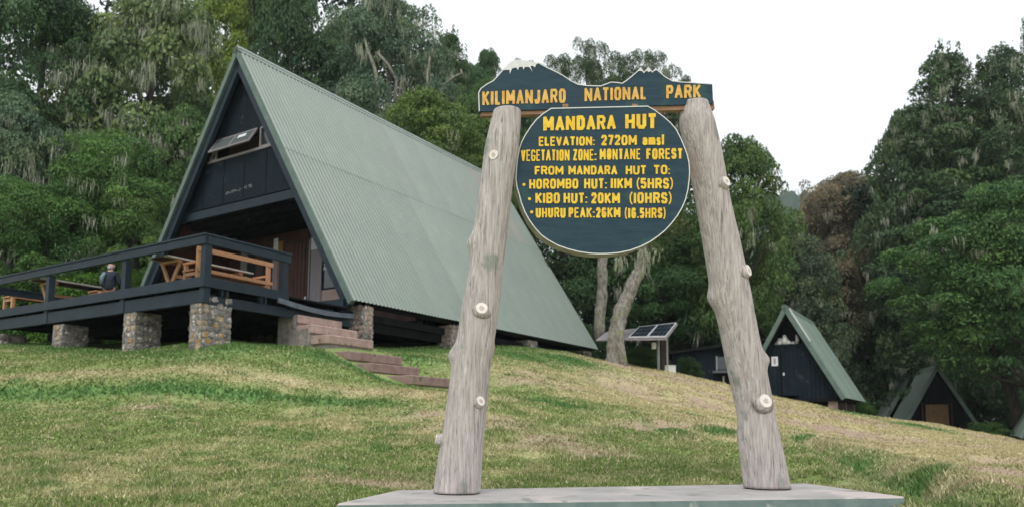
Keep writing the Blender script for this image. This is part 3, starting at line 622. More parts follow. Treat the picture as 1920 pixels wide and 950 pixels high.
def word(m, txt, xl, xr, bl, br, tl, tr, out, org, th=0.19, k0=[0]):
    """letters into the picture quad: baseline from (xl, bl) to (xr, br), cap line tl..tr"""
    hpx = ((bl - tl) + (br - tr)) / 2; Wt = (xr - xl) / hpx; gap = 0.10; n = len(txt)
    nat = sum(GL[c][0] for c in txt); k = (Wt - gap * (n - 1)) / nat
    if k < .62: gap = .07; k = (Wt - gap * (n - 1)) / nat; th *= .86
    if txt[0] in 'VZ' and n > 4: th *= .95
    for _ in range(4):
        tot = sum(max(GL[c][0] * k, th if c not in ':.()' else .15) for c in txt); k *= 1 + (Wt - gap * (n - 1) - tot) / nat / k; x = 0.0
    nvv = Vector(BN)
    def at(ex, ey, j):
        fx = ex / Wt; px = xl + (xr - xl) * fx; b_ = bl + (br - bl) * fx; t_ = tl + (tr - tl) * fx
        return bp_(px, b_ + (t_ - b_) * ey, out) - org + nvv * (0.0042 + 0.00012 * j)
    for c in txt:
        W_, strokes = GL[c]; W_ *= k; t = min(th, max(0.11, W_ * 0.34)) if c in 'MNmHEKBRAG' else th
        if c in ':.': t = 0.17
        if c in '()': t = 0.12
        if W_ < t: W_ = t
        jx = random.uniform(-.01, .01); j = 0
        for st in strokes:
            pts = [(x + t / 2 + q[0] * max(W_ - t, 0.001), t / 2 + q[1] * (1 - t) + jx) for q in st]
            for a, b in zip(pts[:-1], pts[1:]):
                dx, dy = b[0] - a[0], b[1] - a[1]; l = math.hypot(dx, dy) or 1e-6; ux, uy = dx / l, dy / l; hx, hy = -uy * t / 2, ux * t / 2
                e = t * 0.28; a2_, b2_ = (a[0] - ux * e, a[1] - uy * e), (b[0] + ux * e, b[1] + uy * e); j += 1; k0[0] = (k0[0] + 1) % 7
                m.add([at(a2_[0] - hx, a2_[1] - hy, j), at(b2_[0] - hx, b2_[1] - hy, j), at(b2_[0] + hx, b2_[1] + hy, j), at(a2_[0] + hx, a2_[1] + hy, j)], [(0, 1, 2, 3)])
            for a in pts[1:-1]:
                j += 1; m.add([at(a[0] + t * .5 * math.cos(i * math.pi / 4), a[1] + t * .5 * math.sin(i * math.pi / 4), j) for i in range(8)], [tuple(range(8))])
        x += W_ + gap
def lettering(root, words, out, org, mat, th=0.2):
    for w_ in words:
        m = MB(); word(m, *w_, out, org, th); m.build('word', mat, root)
lettering(r1, [('KILIMANJARO', 904.3, 1060.5, 198.7, 193.5, 171.5, 167)], 0, g1, M['amber'], 0.19)
lettering(r1, [('NATIONAL', 1095.8, 1211.3, 191.3, 187, 165.6, 162.6)], 0, g1, M['amber'], 0.19)
lettering(r1, [('PARK', 1248.9, 1313.7, 186.2, 184.3, 160.4, 159)], 0, g1, M['amber'], 0.19)
LN = [
 [('MANDARA', 1018.4, 1154.4, 246.9, 243.4, 219.1, 216), ('HUT', 1172.1, 1231, 242.9, 242.5, 213.8, 212.8)],
 [('ELEVATION:', 1010.1, 1114.4, 274.7, 273.5, 257, 256.3), ('2720M', 1127, 1193.8, 273.5, 273, 253.7, 254), ('amsl', 1204.4, 1244.8, 273.2, 272.8, 253.6, 253)],
 [('VEGETATION', 976.8, 1067.7, 302.7, 302, 281.5, 281), ('ZONE:', 1074.2, 1117.6, 301.8, 301.6, 280.6, 280.5), ('MONTANE', 1124.3, 1200.5, 300.4, 299.7, 279.7, 279.5), ('FOREST', 1211.5, 1279.6, 299.7, 298.8, 279.3, 278.4)],
 [('FROM', 1002.5, 1056.2, 328.4, 328.4, 311.9, 311.7), ('MANDARA', 1065.7, 1157.1, 328.4, 328.2, 311.2, 311), ('HUT', 1173, 1211.5, 327.9, 327.8, 310.7, 310.6), ('TO:', 1225.3, 1255.7, 327.5, 327.4, 310.1, 310)],
 [('HOROMBO', 992.2, 1084, 355, 354.2, 336.3, 335.4), ('HUT:', 1095.1, 1137.2, 354.7, 354.5, 335, 334.9), ('11KM', 1144.9, 1184.6, 354.2, 354.1, 334.5, 334.4), ('(5HRS)', 1193.5, 1261.5, 354.5, 354.5, 334.5, 334.3)],
 [('KIBO', 1003.8, 1049.5, 381.9, 381.9, 361.9, 361.9), ('HUT:', 1056.6, 1100.5, 381.9, 381.9, 361.9, 361.9), ('20KM', 1108.2, 1162.2, 382.3, 382.3, 361.9, 361.9), ('(10HRS)', 1180.1, 1258.9, 382.3, 382.3, 361.3, 361.3)],
 [('UHURU', 1004.4, 1060.2, 408.7, 408.7, 390, 389.8), ('PEAK:', 1065.9, 1114.3, 408.7, 408.7, 389.6, 389.5), ('26KM', 1117.1, 1163.1, 408.7, 408.7, 389.4, 389.4), ('(16.5HRS)', 1171.2, 1247.2, 409.6, 409.6, 390, 390)],
]
for i, l in enumerate(LN): lettering(r2, l, 0.10, g2, M['yellow'], 0.215 if i else 0.24)
for (px, py) in [(982.4, 346.5), (992.7, 373.3), (996.7, 398)]:
    MB().add([bp_(px + 2.9 * math.cos(k * math.pi / 6), py + 2.9 * math.sin(k * math.pi / 6), 0.10) - g2 + nv * 0.0042 for k in range(12)], [tuple(range(12))]).build('bullet', M['yellow'], r2)

# ------------------------------------------------------------------ main A-frame hut
ROOT = tuple(hl(0, 0, 0)); RZ = -TH
GH = H(*hl(0, 4)[:2])
hut = thing('main_hut', 'large A-frame hut with pale green corrugated roof and dark open gable', 'hut', (ROOT[0], ROOT[1], 0), RZ)
SL = math.hypot(HW, ZA - ZE); sx, sz = HW / SL, (ZA - ZE) / SL       # slope direction
def sheet_mesh(wd, ln, ribs, hgt, mat, name):
    """corrugated sheet: x along ridge 0..wd, y down slope 0..ln, z outwards"""
    pts = []; p = wd / ribs
    for i in range(ribs):
        for fx, fz in ((0, 0), (.34, 0), (.5, 1), (.82, 1)): pts.append(((i + fx) * p, fz * hgt))
    pts.append((wd, 0))
    v = [(a, 0, b) for a, b in pts] + [(a, ln, b) for a, b in pts]; n = len(pts)
    me = bpy.data.meshes.new(name); me.from_pydata(v, [], [(i, i + n, i + 1 + n, i + 1) for i in range(n - 1)]); me.materials.append(mat); me.update(); return me
from mathutils import Matrix
def slope_matrix(side, y, s0, ze=None, hw=HW, za=ZA, sx_=None, sz_=None, lift=0.0):
    """local frame on the roof: X along +y of the hut, Y down the slope, Z outwards"""
    a, b = (sx if sx_ is None else sx_), (sz if sz_ is None else sz_)
    ex = Vector((0, 1, 0)); ey = Vector((side * a, 0, -b)); ez = Vector((side * b, 0, a))
    m = Matrix.Identity(4)
    for i in range(3): m[i][0], m[i][1], m[i][2] = ex[i], ey[i], ez[i]
    org = Vector((0, y, za)) + ey * s0 + ez * lift
    for i in range(3): m[i][3] = org[i]
    return m
NS = 16; WS = HL / NS; cut = 0.43 * SL
up_m = sheet_mesh(WS, cut + 0.12, 6, 0.028, M['roof'], 'roof_sheet_upper'); lo_m = sheet_mesh(WS, SL - cut, 6, 0.028, M['roof'], 'roof_sheet_lower')
for side in (1, -1):
    for k in range(NS):
        for me, s0, lf in ((up_m, 0.0, 0.012), (lo_m, cut, 0.004)):
            o = link('roof_sheet', me, hut); o.matrix_local = slope_matrix(side, k * WS + random.uniform(-.006, .006), s0, lift=lf + random.uniform(0, .003))
            c = 1 + random.uniform(-.05, .05); o.color = (c, c * random.uniform(.985, 1.01), c, 1)
            if side == 1 and s0 == 0 and k in (13, 14): o.color = (1.15, .98, .98, 1)
# lining slab under the sheets, eaves stay open at the ends
for side in (1, -1):
    lm = MB().box(0.12, HL - 0.12, 0, SL - 0.10, -0.14, -0.006); o = lm.build('roof_lining', M['dark_under'], hut); o.matrix_local = slope_matrix(side, 0, 0)
    fm = MB().box(-0.03, 0.115, 0, SL, -0.17, -0.002); o = fm.build('metal_verge', M['trim_green'], hut); o.matrix_local = slope_matrix(side, 0, 0)
    fm = MB().box(HL - 0.115, HL + 0.03, 0, SL, -0.17, -0.002); o = fm.build('metal_verge', M['trim_green'], hut); o.matrix_local = slope_matrix(side, 0, 0)
    fm = MB().box(0.06, 0.20, 0.25, SL - 0.02, -0.42, -0.175); o = fm.build('barge_board', M['rail_blue'], hut); o.matrix_local = slope_matrix(side, 0, 0)
    # ridge flashing
    fm = MB().box(-0.04, HL + 0.04, -0.02, 0.26, 0.034, 0.048); o = fm.build('ridge_cap', M['roof'], hut); o.matrix_local = slope_matrix(side, 0, 0); o.color = (1.1, 1.1, 1.12, 1)
# rafters seen under the eave
rf = MB()
hxw = lambda z, inset=0.16: (ZA - z) / (ZA - ZE) * HW - inset / sz
# upper gable: boards in a plane set back from the roof edge
YG = 0.42; ZG = on_front(455, 378, YG)[1]; ZWB = on_front(430, 296, YG)[1]; ZWT = on_front(440, 254, YG)[1]
seams = [-4, -2.95, -1.95, -0.95, 0.05, 1.1, 2.1, 3.0, 4]
def tri_clip(x0, x1, z0, z1):
    """panel outline clipped by the roof slopes"""
    pts = []
    f = lambda z: hxw(z, 0.2)
    poly = [(x0, z0), (x1, z0), (x1, z1), (x0, z1)]
    for sgn in (1, -1):
        out = []
        for i in range(len(poly)):
            a, b = poly[i], poly[(i + 1) % len(poly)]
            da, db = f(a[1]) - sgn * a[0], f(b[1]) - sgn * b[0]
            if da >= 0: out.append(a)
            if da * db < 0: t = da / (da - db); out.append((a[0] + (b[0] - a[0]) * t, a[1] + (b[1] - a[1]) * t))
        poly = out
        if len(poly) < 3: return []
    return poly
for a, b in zip(seams[:-1], seams[1:]):
    for z0, z1 in ((ZG, ZWB), (ZWT, ZA - 0.9)):
        poly = tri_clip(a + 0.006, b - 0.006, z0, z1)
        if len(poly) >= 3: MB().prism([(x, YG, z) for x, z in poly], (0, 0.04, 0)).build('gable_panel', M['blue_black'], hut)
p = tri_clip(-1, 1, ZA - 0.894, ZA)
MB().prism([(x, YG + 0.01, z) for x, z in p], (0, 0.04, 0)).build('gable_panel', M['blue_black'], hut)
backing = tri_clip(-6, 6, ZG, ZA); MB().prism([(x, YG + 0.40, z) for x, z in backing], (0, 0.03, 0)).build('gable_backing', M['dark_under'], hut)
# cover strips over the seams, and battens
for x in seams[1:-1]:
    z1 = min(ZWB, ZA - (abs(x) + .25) / HW * (ZA - ZE))
    if z1 > ZG + 0.1: MB().box(x - 0.025, x + 0.025, YG - 0.018, YG - 0.001, ZG, z1 - .01).build('cover_strip', M['blue_black'], hut)
xe = hxw(ZG, 0.12)
MB().box(-xe, xe, YG - 0.10, YG - 0.02, ZG - 0.30, ZG - 0.02).build('gable_beam', M['rail_blue'], hut)
MB().box(-xe + .1, xe - .1, YG - 0.13, YG - 0.02, ZG + 0.0, ZG + 0.06).build('gable_ledge', M['blue_black'], hut)
xs_ = hxw(ZWT, 0.3)
MB().box(-xs_ - .1, xs_ + .1, YG - 0.02, YG + 0.05, ZWT - 0.03, ZWT + 0.05).build('window_head', M['blue_black'], hut)
MB().box(-hxw(ZWB, .3), hxw(ZWB, .3), YG - 0.05, YG + 0.05, ZWB - 0.04, ZWB + 0.04).build('window_sill', M['grey_jamb'], hut)
# gable window: open top-hung sash in the middle, fixed lights at both sides
wm_a = on_front(409, 280, YG)[0]; wm_b = on_front(485, 262, YG)[0]
def win_frame(parent, x0, x1, z0, z1, y, mat, t=0.05, d=0.06, name='window_frame'):
    m = MB(); m.box(x0, x1, y, y + d, z0, z0 + t); m.box(x0, x1, y, y + d, z1 - t, z1); m.box(x0, x0 + t, y, y + d, z0 + t, z1 - t); m.box(x1 - t, x1, y, y + d, z0 + t, z1 - t)
    return m.build(name, mat, parent)
zt, zb = ZWT - 0.04, ZWB + 0.05
# open sash hinged at its head
dx = wm_b - wm_a; ang = math.radians(32); hh = zt - zb
sash = MB()
for a_, b_ in ((0, .055), (dx / 2 - .03, dx / 2 + .03), (dx - .055, dx)): sash.box(a_, b_, -0.045, 0, -hh, 0)
for a_, b_ in ((-0.055, 0), (-hh, -hh + .055)):
    sash.box(0.055, dx / 2 - .03, -0.045, 0, a_, b_); sash.box(dx / 2 + .03, dx - .055, -0.045, 0, a_, b_)
so_ = sash.build('window', M['grey_jamb'], hut); so_.location = (wm_a, YG - 0.02, zt); so_.rotation_euler = (-ang, 0, 0)
tag(so_, 'open top-hung sash')
for a_, b_ in ((.055, dx / 2 - .03), (dx / 2 + .03, dx - .055)): MB().box(a_, b_, -0.028, -0.018, -hh + .055, -.055).build('pane', M['sash'], so_)
MB().box(dx * .60, dx * .80, -0.0485, -0.0455, -hh * .45, -hh * .22).build('sticker', M['paper'], so_)
for s_ in (0, 1):
    x0, x1 = (wm_b + .12, hxw(zb, .35)) if s_ else (-hxw(zb, .35), wm_a - .05)
    xt = hxw(zt, .35); 
    if s_: quad = [(x0, zb), (x1, zb), (xt, zt), (x0, zt)]
    else: quad = [(x0, zb), (x1, zb), (x1, zt), (-xt, zt)]
    fr = MB()
    for i in range(4):
        a_, b_ = quad[i], quad[(i + 1) % 4]; fr.bar((a_[0], YG - .01 - .003 * i, a_[1]), (b_[0], YG - .01 - .003 * i, b_[1]), 0.05, 0.06, (0, 1, 0) if False else (0.01, 0, 1) if abs(a_[1] - b_[1]) < .1 else (1, 0, 0.01))
    f_ = fr.build('window', M['grey_jamb'], hut)
    MB().prism([(x, YG + .02, z) for x, z in quad], (0, .01, 0)).build('pane', M['glass'], f_)
    MB().box(quad[3][0] if not s_ else x0 + .35, (quad[3][0] if not s_ else x0 + .35) + .16, YG - .005, YG + .018, zt - .20, zt - .07).build('sticker', M['paper'], f_)
MB().box(wm_a + .1, wm_b - .1, YG + 0.34, YG + .36, zb, zt).build('curtain', M['red_wood'], hut)
# faded painted words on the lower gable board, too worn to read
zz0 = on_front(425, 366, YG)[1]; xx0 = on_front(424, 362, YG)[0]; mm_ = MB(); rl = random.Random(3)
for i in range(17):
    a_ = xx0 + i * 0.075; zz = zz0 + i * .004
    if rl.random() < .8: mm_.box(a_, a_ + 0.016, YG - .004, YG - .001, zz + rl.uniform(0, .03), zz + rl.uniform(.05, .10))
    if rl.random() < .7: mm_.box(a_ + 0.018, a_ + 0.05, YG - .004, YG - .001, zz + (k_q := rl.choice((0, .04, .08))), zz + k_q + .014)
mm_.build('faded_lettering', M['metal_grey'], hut)['kind'] = 'stuff'
# recessed entrance wall, ceiling, floor
YW = 2.7; ZC = ZG - 0.30
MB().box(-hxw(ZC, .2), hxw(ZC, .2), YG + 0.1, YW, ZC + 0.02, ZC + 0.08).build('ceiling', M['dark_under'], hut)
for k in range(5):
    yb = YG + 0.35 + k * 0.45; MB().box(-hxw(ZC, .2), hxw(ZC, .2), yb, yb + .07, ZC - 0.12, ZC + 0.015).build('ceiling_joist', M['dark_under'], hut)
xw = -hxw(ZD, .25); nb = 30; 
dl, dr = on_front(545, 500, YW)[0], on_front(580, 500, YW)[0]
wx = [on_front(px, 505, YW)[0] for px in (453, 464, 481, 493, 511, 513, 522, 531, 546, 580, 605, 645)]
zh = on_front(600, 446, YW)[1]
def wall_board(x0, x1, z0, z1, mat):
    f = lambda z: hxw(z, .2)
    poly = [(x0, z0), (x1, z0), (x1, z1), (x0, z1)]
    for sgn in (1, -1):
        out = []
        for i in range(len(poly)):
            a, b = poly[i], poly[(i + 1) % len(poly)]; da, db = f(a[1]) - sgn * a[0], f(b[1]) - sgn * b[0]
            if da >= 0: out.append(a)
            if da * db < 0: t = da / (da - db); out.append((a[0] + (b[0] - a[0]) * t, a[1] + (b[1] - a[1]) * t))
        poly = out
        if len(poly) < 3: return
    MB().prism([(x, YW, z) for x, z in poly], (0, .04, 0)).build('wall_plank', mat, hut)
x = -5.2
while x < 5.2:
    wd_ = 0.18
    inwin = wx[0] - .02 < x + wd_ / 2 < wx[11] 
    wall_board(x + .004, x + wd_ - .004, (zh if inwin else ZD), ZC + 0.0, M['red_wood']); x += wd_
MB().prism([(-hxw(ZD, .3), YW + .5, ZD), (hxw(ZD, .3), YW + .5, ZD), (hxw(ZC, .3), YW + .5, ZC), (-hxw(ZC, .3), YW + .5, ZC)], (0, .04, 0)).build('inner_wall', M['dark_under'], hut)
def post_part(name, i, j, z0, z1, mat, d=.12): return MB().box(wx[i], wx[j], YW - .05, YW - .05 + d, z0, z1).build(name, mat, hut)
post_part('jamb', 0, 1, ZD, zh, M['grey_jamb']); post_part('jamb', 5, 6, ZD, zh, M['grey_jamb']); post_part('timber_post', 6, 7, ZD, zh + .12, M['brown_post'], .16)
post_part('jamb', 9, 10, ZD, zh, M['grey_jamb'], .10)
MB().box(wx[9] + .08, wx[9] + .10, YW - .062, YW - .052, ZD, zh).build('jamb_groove', M['dark_under'], hut)
d_ = MB().box(wx[8], wx[9], YW - .01, YW + .04, ZD, zh - .02).build('door', M['red_wood'], hut)
for k in range(5):
    q0 = wx[8] + (wx[9] - wx[8]) * k / 5; MB().box(q0 + .01, q0 + (wx[9] - wx[8]) / 5 - .01, YW - .03, YW - .012, ZD + .02, zh - .05).build('plank', M['red_wood'], d_)
MB().box(wx[9] - .12, wx[9] - .07, YW - .07, YW - .03, ZD + 1.0, ZD + 1.12).build('handle', M['alu'], d_)
q_ = MB().box(wx[7], wx[8], YW - .005, YW + .04, ZD, zh).build('wall_plank', M['red_wood'], hut)
MB().box(wx[0], wx[11], YW - .02, YW + .05, zh - .01, zh + .10).build('lintel', M['red_wood'], hut)
for i, j in ((1, 2), (3, 4), (10, 11)):
    z0 = ZD + (1.28 if i == 10 else .1); f_ = win_frame(hut, wx[i], wx[j], z0, zh - .02, YW - .02, M['table_dark'] if i != 10 else M['blue_black'], .04)
    tag(f_); f_.name = 'window'
    MB().box(wx[i] + .04, wx[j] - .04, YW + .01, YW + .02, z0 + .04, zh - .06).build('pane', M['glass'], f_)
MB().box(wx[2], wx[3], YW - .03, YW + .04, ZD, zh).build('jamb', M['table_dark'], hut)
MB().box(wx[10], wx[11] + .3, YW - .02, YW + .04, ZD, ZD + 1.26).build('dado_board', M['pink_panel'], hut)
def notice(px0, px1, py0, py1, yl, parent=hut):
    a, b = on_front(px0, py0, yl), on_front(px1, py1, yl); o = MB().box(a[0], b[0], yl - .006, yl, b[1], a[1]).build('notice', M['paper'], parent)
    m = MB(); h_ = a[1] - b[1]
    for i in range(5): m.box(a[0] + .03, b[0] - .03 - (.04 if i % 2 else 0), yl - .0075, yl - .0062, b[1] + h_ * (.14 + .16 * i), b[1] + h_ * (.17 + .16 * i))
    m.build('print', M['print'], o); return o
notice(584, 597, 446, 466, YW - .052); notice(514, 521, 448, 470, YW - .052)
# things seen through the right window
for (px0, px1, py0, py1) in ((608, 612, 480, 497), (606.5, 620, 500, 504), (607, 610, 469, 474)):
    a, b = on_front(px0, py0, YW), on_front(px1, py1, YW); MB().box(a[0], b[0], YW - .004, YW + .008, b[1], a[1]).build('sticker', M['white_box'], hut)
# side linings (reddish planks inside the left slope; right side blackened for shade)
for side, mt in ((1, 'dark_under'), (-1, 'red_wood')):
    for k in range(12):
        s0 = SL * .58 + k * (SL * .42 / 12)
        o = MB().box(YG + .1, YW, s0 + .006, s0 + SL * .42 / 12 - .006, -0.19, -0.145).build('lining_board', M[mt] if side == 1 else M['red_wood'], hut); o.matrix_local = slope_matrix(side, 0, 0)
        if side == 1: pass
# hanging bulb
bx_, bz_ = on_front(466, 404, 1.2); blb = MB().tube([(bx_, 1.2, ZC), (bx_, 1.2, bz_ + .05)], .008, 6).build('bulb_cord', M['white_box'], hut)
MB().tube([(bx_, 1.2, bz_ + .06), (bx_, 1.2, bz_ + .03), (bx_, 1.2, bz_ - .03), (bx_, 1.2, bz_ - .06)], [.02, .04, .045, .02], 10).build('bulb', M['white_box'], blb, True)
# floor, sill beams, underside
MB().box(-4.95, 4.95, .05, HL - .2, ZD - .22, ZD - .02).build('floor', M['dark_under'], hut)
for x_ in (-4.9, -2.4, 0, 2.4, 4.75): MB().box(x_ - .09, x_ + .09, .1, HL - .3, ZD - .48, ZD - .225).build('floor_beam', M['dark_under'], hut)
MB().box(1.2, 5.0, -.02, .10, ZD + .02, ZD + .27).build('sill_beam', M['rail_blue'], hut)
MB().box(1.6, 5.05, -.16, -.03, ZD - .24, ZD - .02).build('sill_beam', M['blue_black'], hut)
MB().prism([(-4.95, HL - .3, ZE), (4.95, HL - .3, ZE), (0, HL - .3, ZA - .35)], (0, .1, 0)).build('rear_wall', M['blue_black'], hut)
# eave board under the sheet ends
for side in (1, -1):
    o = MB().box(0.12, HL - .12, SL - .30, SL - .10, -0.30, -0.145).build('eave_board', M['dark_under'], hut); o.matrix_local = slope_matrix(side, 0, 0)

# ------------------------------------------------------------------ rubble pillars: mortar core and separate stones
def stone_meshes(mat, n=6):
    out = []
    for k in range(n):
        sides = random.choice((5, 6, 7)); pts = []
        for i in range(sides):
            a = 2 * math.pi * i / sides + random.uniform(-.25, .25); r = random.uniform(.78, 1.08); sq = 1 / max(abs(math.cos(a)), abs(math.sin(a))); r *= min(sq, 1.18) 
            pts.append((math.cos(a) * .5 * r, math.sin(a) * .5 * r))
        v = [(a, 0.0, b) for a, b in pts] + [(a * .94, -.62, b * .94) for a, b in pts] + [(a * .66, -1, b * .66) for a, b in pts]
        f = [(i, (i + 1) % sides, sides + (i + 1) % sides, sides + i) for i in range(sides)] + [(sides + i, sides + (i + 1) % sides, 2 * sides + (i + 1) % sides, 2 * sides + i) for i in range(sides)] + [tuple(range(2 * sides, 3 * sides))]
        me = bpy.data.meshes.new('stone'); me.from_pydata(v, [], f); me.materials.append(mat)
        import bmesh
        bm = bmesh.new(); bm.from_mesh(me); bmesh.ops.recalc_face_normals(bm, faces=bm.faces); bm.to_mesh(me); bm.free(); out.append(me)
    return out
ST = {k: stone_meshes(M[k]) for k in ('stone', 'stone_lichen', 'stone_pink', 'stone_dark')}
def pillar(name, label, lx, ly, wx_, wy_, ztop, kinds, size=0.15, group=None, cap=False, lichen_x=None):
    """centre in hut coordinates"""
    c = hl(lx, ly); zb = min(H(*hl(lx + a, ly + b)[:2]) for a in (-wx_ / 2, wx_ / 2) for b in (-wy_ / 2, wy_ / 2)) - .15
    root = thing(name, label, 'pillar', (c[0], c[1], zb), RZ, group); hgt = ztop - zb
    MB().box(-wx_ / 2, wx_ / 2, -wy_ / 2, wy_ / 2, 0, hgt).build('mortar_core', M['mortar'], root, bevel=.02)
    z = size * .45
    while z < hgt - size * .3:
        rh = random.uniform(.8, 1.15) * size
        for f in range(4):
            ln = wx_ if f % 2 == 0 else wy_; x = -ln / 2 + random.uniform(.2, .5) * size
            while x < ln / 2 - size * .15:
                wd_ = size * random.uniform(.55, 1.7); kk = random.choice(kinds)
                if lichen_x and f == lichen_x[0] and abs(x + wd_ / 2 - lichen_x[1]) < lichen_x[2] and random.random() < .8: kk = 'stone_lichen'
                o = link('stone', random.choice(ST[kk]), root)
                xc = min(x + wd_ / 2, ln / 2 - wd_ * .42)
                if f == 0: o.location = (xc, -wy_ / 2, z + rh / 2 - size * .4)
                elif f == 1: o.location = (wx_ / 2, xc, z + rh / 2 - size * .4)
                elif f == 2: o.location = (-xc, wy_ / 2, z + rh / 2 - size * .4)
                else: o.location = (-wx_ / 2, -xc, z + rh / 2 - size * .4)
                o.rotation_euler = (0, random.uniform(-.2, .2), f * math.pi / 2)
                o.scale = (wd_ * 1.05, random.uniform(.004, .026), rh * random.uniform(.85, 1.15)); o.location.z += random.uniform(-.02, .02)
                x += wd_ * 1.02
        z += rh * 1.02
    return root
DY0 = -4.485; DX1 = HW                                       # deck front line and right side
ptop = on_side(420, 561, DX1 - .05)[1]
pillar('stone_pillar', 'tall rubble pillar streaked with orange lichen under the deck corner', DX1 - .30, DY0 + .42, .42, .76, ptop, ['stone', 'stone', 'stone', 'stone_lichen'], .13, 'rubble pillars under the deck', lichen_x=(1, -.28, .12))
def lx_of(px): return on_front(px, 600, DY0)[0]
pt2 = on_front(245, 585, DY0)[1]
pillar('stone_pillar', 'rubble pillar under the deck post nearest the seated man, orange patch in its middle', lx_of(240), DY0 + .36, .50, .66, pt2 + .02, ['stone'], .13, 'rubble pillars under the deck', lichen_x=(0, .05, .12))
pillar('stone_pillar', 'smaller rubble pillar, third leftward from the deck corner', lx_of(107), DY0 + .36, .50, .66, pt2 - .05, ['stone'], .13, 'rubble pillars under the deck', lichen_x=(0, .0, .08))
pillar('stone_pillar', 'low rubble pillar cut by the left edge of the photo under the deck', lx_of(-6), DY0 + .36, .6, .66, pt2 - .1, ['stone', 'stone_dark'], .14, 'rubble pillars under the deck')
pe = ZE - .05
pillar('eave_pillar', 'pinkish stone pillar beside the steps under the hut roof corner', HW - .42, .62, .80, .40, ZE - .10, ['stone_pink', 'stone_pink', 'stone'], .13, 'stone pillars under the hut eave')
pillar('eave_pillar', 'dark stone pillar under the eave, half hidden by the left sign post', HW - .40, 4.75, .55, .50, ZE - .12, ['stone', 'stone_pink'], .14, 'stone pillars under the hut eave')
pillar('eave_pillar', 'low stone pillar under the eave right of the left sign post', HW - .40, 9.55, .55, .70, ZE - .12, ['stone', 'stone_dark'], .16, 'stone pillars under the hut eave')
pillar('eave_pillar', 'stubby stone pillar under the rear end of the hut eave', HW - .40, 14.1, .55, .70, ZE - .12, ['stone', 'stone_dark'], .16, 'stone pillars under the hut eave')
# foundation wall in the shade under the hut
fw = thing('foundation_wall', 'shaded rubble foundation wall under the front of the large hut', 'wall', tuple(hl(0, .9, 0)), RZ)
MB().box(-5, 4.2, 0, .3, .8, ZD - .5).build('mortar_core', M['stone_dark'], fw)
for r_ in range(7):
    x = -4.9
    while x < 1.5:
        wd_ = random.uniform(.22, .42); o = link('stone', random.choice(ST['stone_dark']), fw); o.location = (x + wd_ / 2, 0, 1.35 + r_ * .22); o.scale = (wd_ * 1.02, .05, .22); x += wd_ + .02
block_wall = MB().box(-.15, .15, 0, HL - 1, .6, ZD - .5).build('underfloor_light_block', M['stone_dark']); block_wall.location = tuple(hl(-1.5, 1.3)); block_wall.rotation_euler = (0, 0, RZ)  # added wall, keeps light from showing through under the hut
tag(block_wall, 'dark wall added under the hut floor to block light', 'wall')

# ------------------------------------------------------------------ deck
dk = thing('deck', 'raised dark blue timber deck with railing in front of the large hut', 'deck', (ROOT[0], ROOT[1], 0), RZ)
DXL = DX1 - 11.0; RH = 0.995
x = DXL
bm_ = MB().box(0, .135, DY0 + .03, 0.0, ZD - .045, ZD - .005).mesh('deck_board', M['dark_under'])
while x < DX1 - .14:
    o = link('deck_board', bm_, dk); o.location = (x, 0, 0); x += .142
# fascia, lower beams
zf0, zf1 = ZD - .16, ZD + .06
MB().box(DXL, DX1, DY0 - .05, DY0, zf0, zf1).build('fascia', M['rail_blue'], dk, bevel=.004)
SY = on_side(540, 540, DX1)[0]                                # rail end on the right side
MB().box(DX1 - .0, DX1 + .05, DY0 - .05, SY, zf0, zf1).build('fascia', M['rail_blue'], dk, bevel=.004)
MB().box(DXL - .05, DXL, DY0 - .05, 0, zf0, zf1).build('fascia', M['rail_blue'], dk)
zl = ZD - .50
MB().box(DXL, DX1 - .12, DY0 + .02, DY0 + .14, zl, zl + .29).build('lower_beam', M['rail_blue'], dk)
MB().box(DX1 - .20, DX1 - .08, DY0 + .15, 0, zl - .02, zl + .20).build('lower_beam', M['rail_blue'], dk)
MB().box(DXL, DX1 - .3, DY0 + 2.2, DY0 + 2.34, zl, zl + .22).build('lower_beam', M['dark_under'], dk)
jm = MB().box(-.03, .03, DY0 + .16, 0, ZD - .27, ZD - .05).mesh('joist', M['dark_under'])
x = DXL + .2
while x < DX1 - .3: o = link('joist', jm, dk); o.location = (x, 0, 0); x += .46
for k in range(4):                                            # paired joist ends showing under the right side fascia
    y0 = DY0 + .45 + k * 1.05
    for d2 in (0, .13):
        MB().box(DX1 - .10, DX1 - .005, y0 + d2, y0 + d2 + .05, zl + .2, ZD - .16).build('joist_end', M['rail_blue'], dk)
# posts
zr = ZD + RH
for px in (386, 232, 91, -38):
    xx = on_front(px, 500, DY0)[0] if px != 386 else DX1 - .085
    if px == -38: xx = DXL + .09
    MB().box(xx - .085, xx + .085, DY0 + .003, DY0 + .165, zl + .0, zr - .2).build('post', M['rail_blue'], dk, bevel=.006)
MB().box(DX1 - .165, DX1 - .003, SY - .16, SY, zf0 + .02, zr - .2).build('post', M['rail_blue'], dk, bevel=.006)
MB().box(DXL + .003, DXL + .165, -.5, -.34, zf0, zr - .2).build('post', M['rail_blue'], dk)
